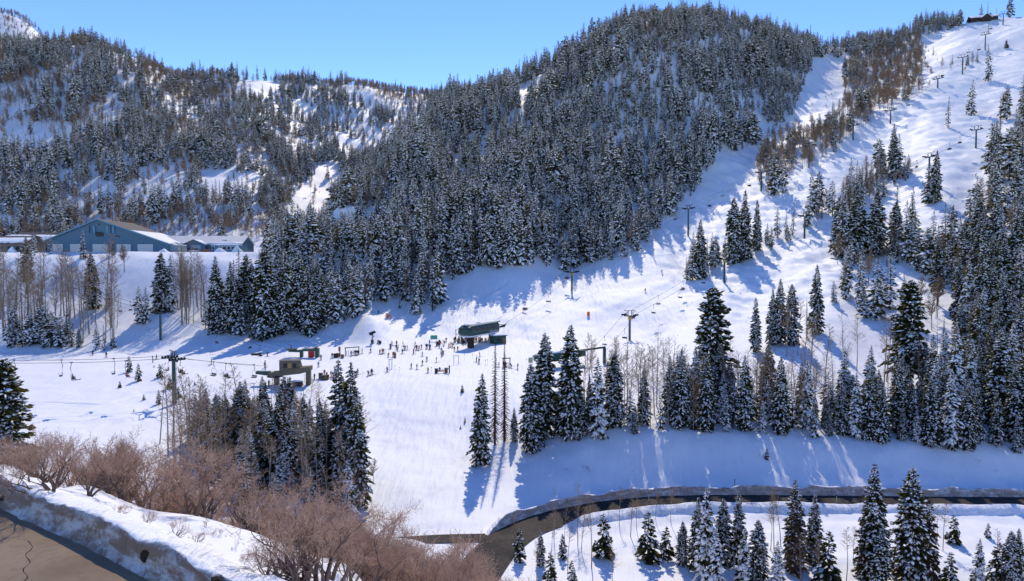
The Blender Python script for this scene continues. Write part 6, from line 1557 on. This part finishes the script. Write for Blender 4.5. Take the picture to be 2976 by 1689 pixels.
def bank_station():
    p = hit(900, 1038); t = thing('lift_station', 'small dark green drive station at the foot of the shaded bank', 'lift station', (p.x, p.y, p.z), math.radians(-3)); s = .103
    X = lambda u: (u - 900) * s; Z = lambda v: (1038 - v) * s
    MB().box((X(876), 0, 1.0), (.8, 1.1, 2.4)).build('column', M_STEELG, t); MB().box((X(923), 0, 1.2), (1.0, 1.4, 3.0)).build('column', M_STEELG, t)
    MB().loft([[(x, -1, z0), (x, 1, z0), (x, 1, z1), (x, -1, z1)] for x, z0, z1 in ((X(840), Z(1022), Z(1018)), (X(875), Z(1023), Z(1017)), (X(885), Z(1020), Z(1013)), (X(925), Z(1019), Z(1013)))]).build('boom', M_STEELG, t)
    MB().beam((X(912), 0, Z(1013)), (X(925), 0, Z(1008)), .5, .3).build('fin', M_STEELG, t)
    MB().tube([(X(846), 0, Z(1016)), (X(846), 0, Z(1014))], 1.6, 22).build('bullwheel', M_STEELD, t); MB().beam((X(845), 0, Z(1014)), (X(845), 0, Z(1002)), .2).build('mast', M_STEELD, t); MB().beam((X(837), 0, Z(1000)), (X(845), 0, Z(1002)), .16).build('mast_arm', M_STEELD, t)
    MB().box((X(906), -.2, 1.0), (1.6, 1.2, 2.0)).build('control_box', M_REDP, t)
    q = hit(754, 1032); o = thing('loading_ramp', 'dark loading ramp board beside the shaded bank', 'ramp', (q.x, q.y, q.z), 0); MB().box((-1, 0, .35), (2.8, 1.6, .3)).build('deck', M_STEELD, o); MB().box((-1, 0, .1), (2.6, 1.3, .25)).build('ramp_base', M_DKWOOD, o)
bank_station()

# ------------------------------------------------------------------ small fixtures
def snow_gun():
    p = hit(1082, 998); t = thing('snow_gun', 'dark fan snow gun on a post beside the snow heap', 'snow gun', (p.x, p.y, p.z), .3)
    MB().tube([(0, 0, -.3), (0, 0, 3.2)], .16, 8).build('post', M_STEELD, t); MB().box((0, 0, .6), (.9, .8, 1.2)).build('control_box', M_STEELG, t)
    MB().tube([(-.95, 0, 3.1), (-.4, 0, 3.3), (.6, 0, 3.75), (.95, 0, 3.9)], [.5, .52, .42, .46], 16).build('barrel', M_BLACK, t)
    MB().tube([(.9, 0, 3.86), (1.05, 0, 3.93)], .5, 16).build('nozzle_ring', M_GALV, t); MB().beam((0, 0, 2.6), (0, 0, 3.2), .5, .3).build('yoke', M_STEELD, t)
    MB().box((.25, 0, 2.3), (.8, .5, .6)).build('compressor', M_GALV, t)
snow_gun()
for (u, v, lab) in ((1100, 996, 'pale hydrant box near the snow gun'), (1105, 998, 'black hydrant box near the snow gun')):
    p = hit(u, v); t = thing('hydrant', lab, 'hydrant', tuple(p)); MB().box((0, 0, .35), (.7, .6, .8)).build('housing', M_GALV if 'pale' in lab else M_BLACK, t); MB().box((0, 0, .8), (.8, .7, .1)).build('lid', M_STEELD, t); MB().tube([(0, -.3, .5), (0, -.55, .5)], .09, 8).build('valve', M_REDP, t)
def ski_gate(u0, u1, v, H, label, col, n=6):
    a, b = hit(u0, v), hit(u1, v - 1); d = b - a; L = math.hypot(d.x, d.y); t = thing('ski_gate', label, 'gate', tuple(a), math.atan2(d.y, d.x))
    for x in (0, L): MB().beam((x, 0, -.2), (x, 0, H), .2).build('post', col, t)
    MB().beam((-.2, 0, H), (L + .2, 0, H + .02), .2, .24).build('crossbar', col, t)
    for k in range(n): MB().box((L * (k + .7) / (n + .5), .05, .7), (.07, .35, 1.4)).build('gate_panel', M_GALV, t)
ski_gate(1004, 1043, 1033, 2.3, 'dark timber gate with metal ski racks beside the red sign', M_STEELD, 7)
ski_gate(972, 984, 1092, 2.3, 'steel gate half hidden behind the fir tops', M_GALV, 3)
ski_gate(1462, 1482, 1068, 2.5, 'dark timber gate frame at the old triple lift', M_DKWOOD, 4)
ski_gate(1319, 1333, 1058, 2.4, 'thin white entry frame standing on the open runout', M_WHITE, 0)
ski_gate(1131, 1139, 1072, 2.6, 'thin white entry frame beside the navy skier', M_WHITE, 0)
def sign(u, v, h_, w, bh, m, label, cat='sign', legs=1, face=None):
    p = hit(u, v); t = thing('sign_board', label, cat, tuple(p), rng.uniform(-.2, .2))
    for k in range(legs):
        x = 0 if legs == 1 else (-.35 + .7 * k) * w; MB().beam((x, 0, -.2), (x, 0, h_), .09).build('post', M_WOOD if legs == 1 else M_WHITE, t)
    b = MB().box((0, -.08, h_ - bh / 2 + .1), (w, .08, bh)).build('panel', m, t)
    if face: MB().box((0, -.135, h_ - bh / 2 + .1), (w * .84, .02, bh * .82)).build('map_face', face, b)
sign(987, 1036, 2.9, .65, 1.5, mat('red_brown_sign', (.28, .09, .05), .7), 'tall red brown sign board by the timber gate')
sign(1542, 1064, 2.3, 1.25, 1.5, M_WHITE, 'two legged trail map board beside the old lift', 'sign', 2, mat('map_print', (.42, .42, .25), .6, var=.5, vscale=3))
sign(1301, 1085, 1.4, .5, .5, mat('grey_sign', (.28, .32, .36), .5), 'small grey sign at the front edge of the runout')
sign(1250 + 11, 993, 2.1, 2.4, 1.4, mat('green_banner', (.08, .42, .28), .6), 'green and pale banner strung before the shaded bowl', 'banner', 2, None)
def post(u, v, h_, w, m, label, cap=None):
    p = hit(u, v); t = thing('marker_post', label, 'post', tuple(p)); MB().tube([(0, 0, -.3), (0, 0, h_)], w, 8).build('pole', m, t)
    MB().tube([(0, 0, h_ - .22), (0, 0, h_ + .06)], w * 1.35, 8).build('post_cap', cap or M_BLACK, t)
post(1306, 1085, 2.0, .16, M_STEELD, 'thick dark post by the bins at the runout edge'); post(444, 1055, 2.0, .11, M_STEELD, 'dark post on the flat track near the snowfield tower'); post(771, 1076, 2.6, .12, M_STEELD, 'dark post with box behind the tan station')
post(2135, 1421, 1.7, .05, M_DKWOOD, 'thin dark stake on the shaded bank above the road'); post(2431, 1464, 1.5, .05, M_WHITE, 'white reflector post at the edge of the valley road near tall firs'); post(1886, 1458, 1.5, .05, M_WHITE, 'white reflector post at the valley road bend')
post(680, 1150, 1.4, .07, M_STEELD, 'short post beside the skied track before the tan station'); post(710, 1146, 1.3, .07, M_STEELD, 'short dark post at the ramp edge of the tan station'); post(1055, 1095, 1.2, .05, M_WHITE, 'thin white maze pole at the front edge', M_BLACK)
for (u, v) in [(1254, 1085), (1411, 1063), (1417, 1062), (1431, 1060), (1443, 1058), (1453, 1055), (1384, 1048), (1350, 1046), (1373, 1045), (1122, 1030), (1110, 1026), (1290, 1008), (1286, 1003), (1160, 1085), (1148, 1080), (1530, 1060)]:
    p = hit(u, v); t = thing('maze_pole', 'thin white lift maze pole with dark top on the runout', 'pole', tuple(p), 0, 'lift maze poles on the runout'); MB().tube([(0, 0, -.1), (0, 0, 1.5)], .035, 6).build('pole', M_WHITE, t); MB().box((0, 0, 1.55), (.18, .1, .22)).build('flag', M_BLACK, t)
for (u, v, lab) in ((1710, 919, 'orange safety pad upright on the groomed run'), (1127, 924, 'orange red safety pad at the forest edge')):
    p = hit(u, v); t = thing('safety_pad', lab, 'safety pad', tuple(p), .1); MB().tube([(0, 0, -.2), (0, 0, 1.9)], .06, 6).build('pole', M_GALV, t); MB().loft([[(-.5, -.22, z), (.5, -.22, z), (.5, .2, z), (-.5, .2, z)] if 0.1 < z < 1.6 else [(-.42, -.15, z), (.42, -.15, z), (.42, .14, z), (-.42, .14, z)] for z in (.05, .14, .8, 1.5, 1.66)]).build('pad', M_ORANGE, t)
def bin_(u, v, m, label, w=.9, h_=1.1):
    p = hit(u, v); t = thing('litter_bin', label, 'bin', tuple(p), rng.uniform(-.3, .3)); MB().box((0, 0, h_ / 2), (w, w * .8, h_)).build('body', m, t); MB().box((0, 0, h_ + .04), (w + .1, w * .8 + .1, .1)).build('lid', M_STEELD, t); MB().box((0, -w * .4 - .01, h_ * .8), (w * .6, .04, .2)).build('slot', M_BLACK, t)
for a in ((975, 1039, M_STEELD, 'dark box bin beside the timber sided bin', 1.0, 1.1), (981, 1038, M_WOOD, 'timber sided bin under the red brown sign', .9, 1.1), (995, 1041, M_WOOD, 'short timber bin by the gate post', .9, 1.0), (932, 1100, M_WOOD, 'tall timber bin by the tan station', .9, 1.3), (941, 1104, M_TAN, 'wide tan box bin by the tan station', 1.4, 1.1), (950, 1103, M_WOOD, 'brown box bin at the end of the bin row', 1.0, 1.1), (1268, 1085, M_STEELD, 'dark litter bin beside the bench', .7, 1.2), (1296, 1084, M_WOOD, 'brown litter bin beside the thick post', .75, 1.25)): bin_(*a)
p = hit(1280, 1085); t = thing('slat_bench', 'slatted timber bench between the two bins', 'bench', tuple(p), 0)
for k in range(3): MB().box((0, -.2 + k * .17, .46), (2.0, .13, .05)).build('slat', M_WOOD, t)
for k in range(2): MB().box((0, .24, .65 + k * .2), (2.0, .05, .14)).build('back_slat', M_WOOD, t)
for x in (-.85, .85): MB().box((x, 0, .22), (.08, .5, .44)).build('leg', M_STEELD, t)
def snowmobile():
    p = hit(1276, 1000); t = thing('snowmobile', 'dark snowmobile with red cowling parked before the green banner', 'snowmobile', tuple(p), math.radians(70))
    MB().loft([[(x, -w, z0), (x, w, z0), (x, w * .8, z1), (x, -w * .8, z1)] for x, w, z0, z1 in ((-1.5, .25, .3, .55), (-.4, .3, .3, .75), (.3, .42, .3, .95), (1.0, .4, .3, .8), (1.4, .2, .4, .55))]).build('cowling', M_REDP, t)
    MB().box((-.8, 0, .22), (1.9, .42, .4)).build('track', M_RUBBER, t); MB().box((-.6, 0, .82), (1.3, .36, .18)).build('seat', M_BLACK, t)
    for s in (-1, 1): MB().box((1.1, s * .5, .08), (1.1, .16, .06)).build('ski', M_BLACK, t)
    MB().beam((.35, -.45, 1.15), (.35, .45, 1.15), .06).build('handlebar', M_BLACK, t); MB().add([(.5, -.35, .9), (.5, .35, .9), (.3, .3, 1.4), (.3, -.3, 1.4), (.46, -.35, .9), (.46, .35, .9), (.26, .3, 1.4), (.26, -.3, 1.4)], [(0, 1, 2, 3), (7, 6, 5, 4), (0, 4, 5, 1), (2, 6, 7, 3), (1, 5, 6, 2), (3, 7, 4, 0)]).build('windscreen', M_WIN, t)
snowmobile()
# bare earth lip and brush on the road bank
for (u, v, w, lab) in ((2040, 1250, 2.2, 'dark bare earth overhang under the firs on the road bank'),):
    p = hit(u, v); r = random.Random(u); n = 18; rings = []
    for k, f in enumerate((.0, .5, 1.0)):
        rings.append([(math.cos(a) * w * (1 - f * .35) * (1 + r.uniform(-.3, .3)), -.35 * math.sin(f * 3.1) + math.sin(a) * .25 + f * .5, .1 + f * .5 + .18 * math.sin(a) * r.uniform(.2, 1)) for a in [2 * math.pi * i / n for i in range(n)]])
    tag(MB().loft(rings).build('earth_lip', M_EARTH, loc=tuple(p)), lab, 'rock')
for (u, v, h_) in ((1712, 1368, .9), (1700, 1362, .7), (1645, 1366, .5), (2840, 1345, .8), (2590, 1385, .4), (2895, 1370, .5)):
    p = hit(u, v); a_, b_, h0 = OAK_HI[4]; add_tree('bare_shrub', (('trunk', a_), ('crown', b_)), h0, p.x, p.y, p.z, h_ * 1.6, u, 'small bare dark shrub poking from the shaded road bank', 'shrub', 'bare shrubs on the road bank')
print('people', n_people)
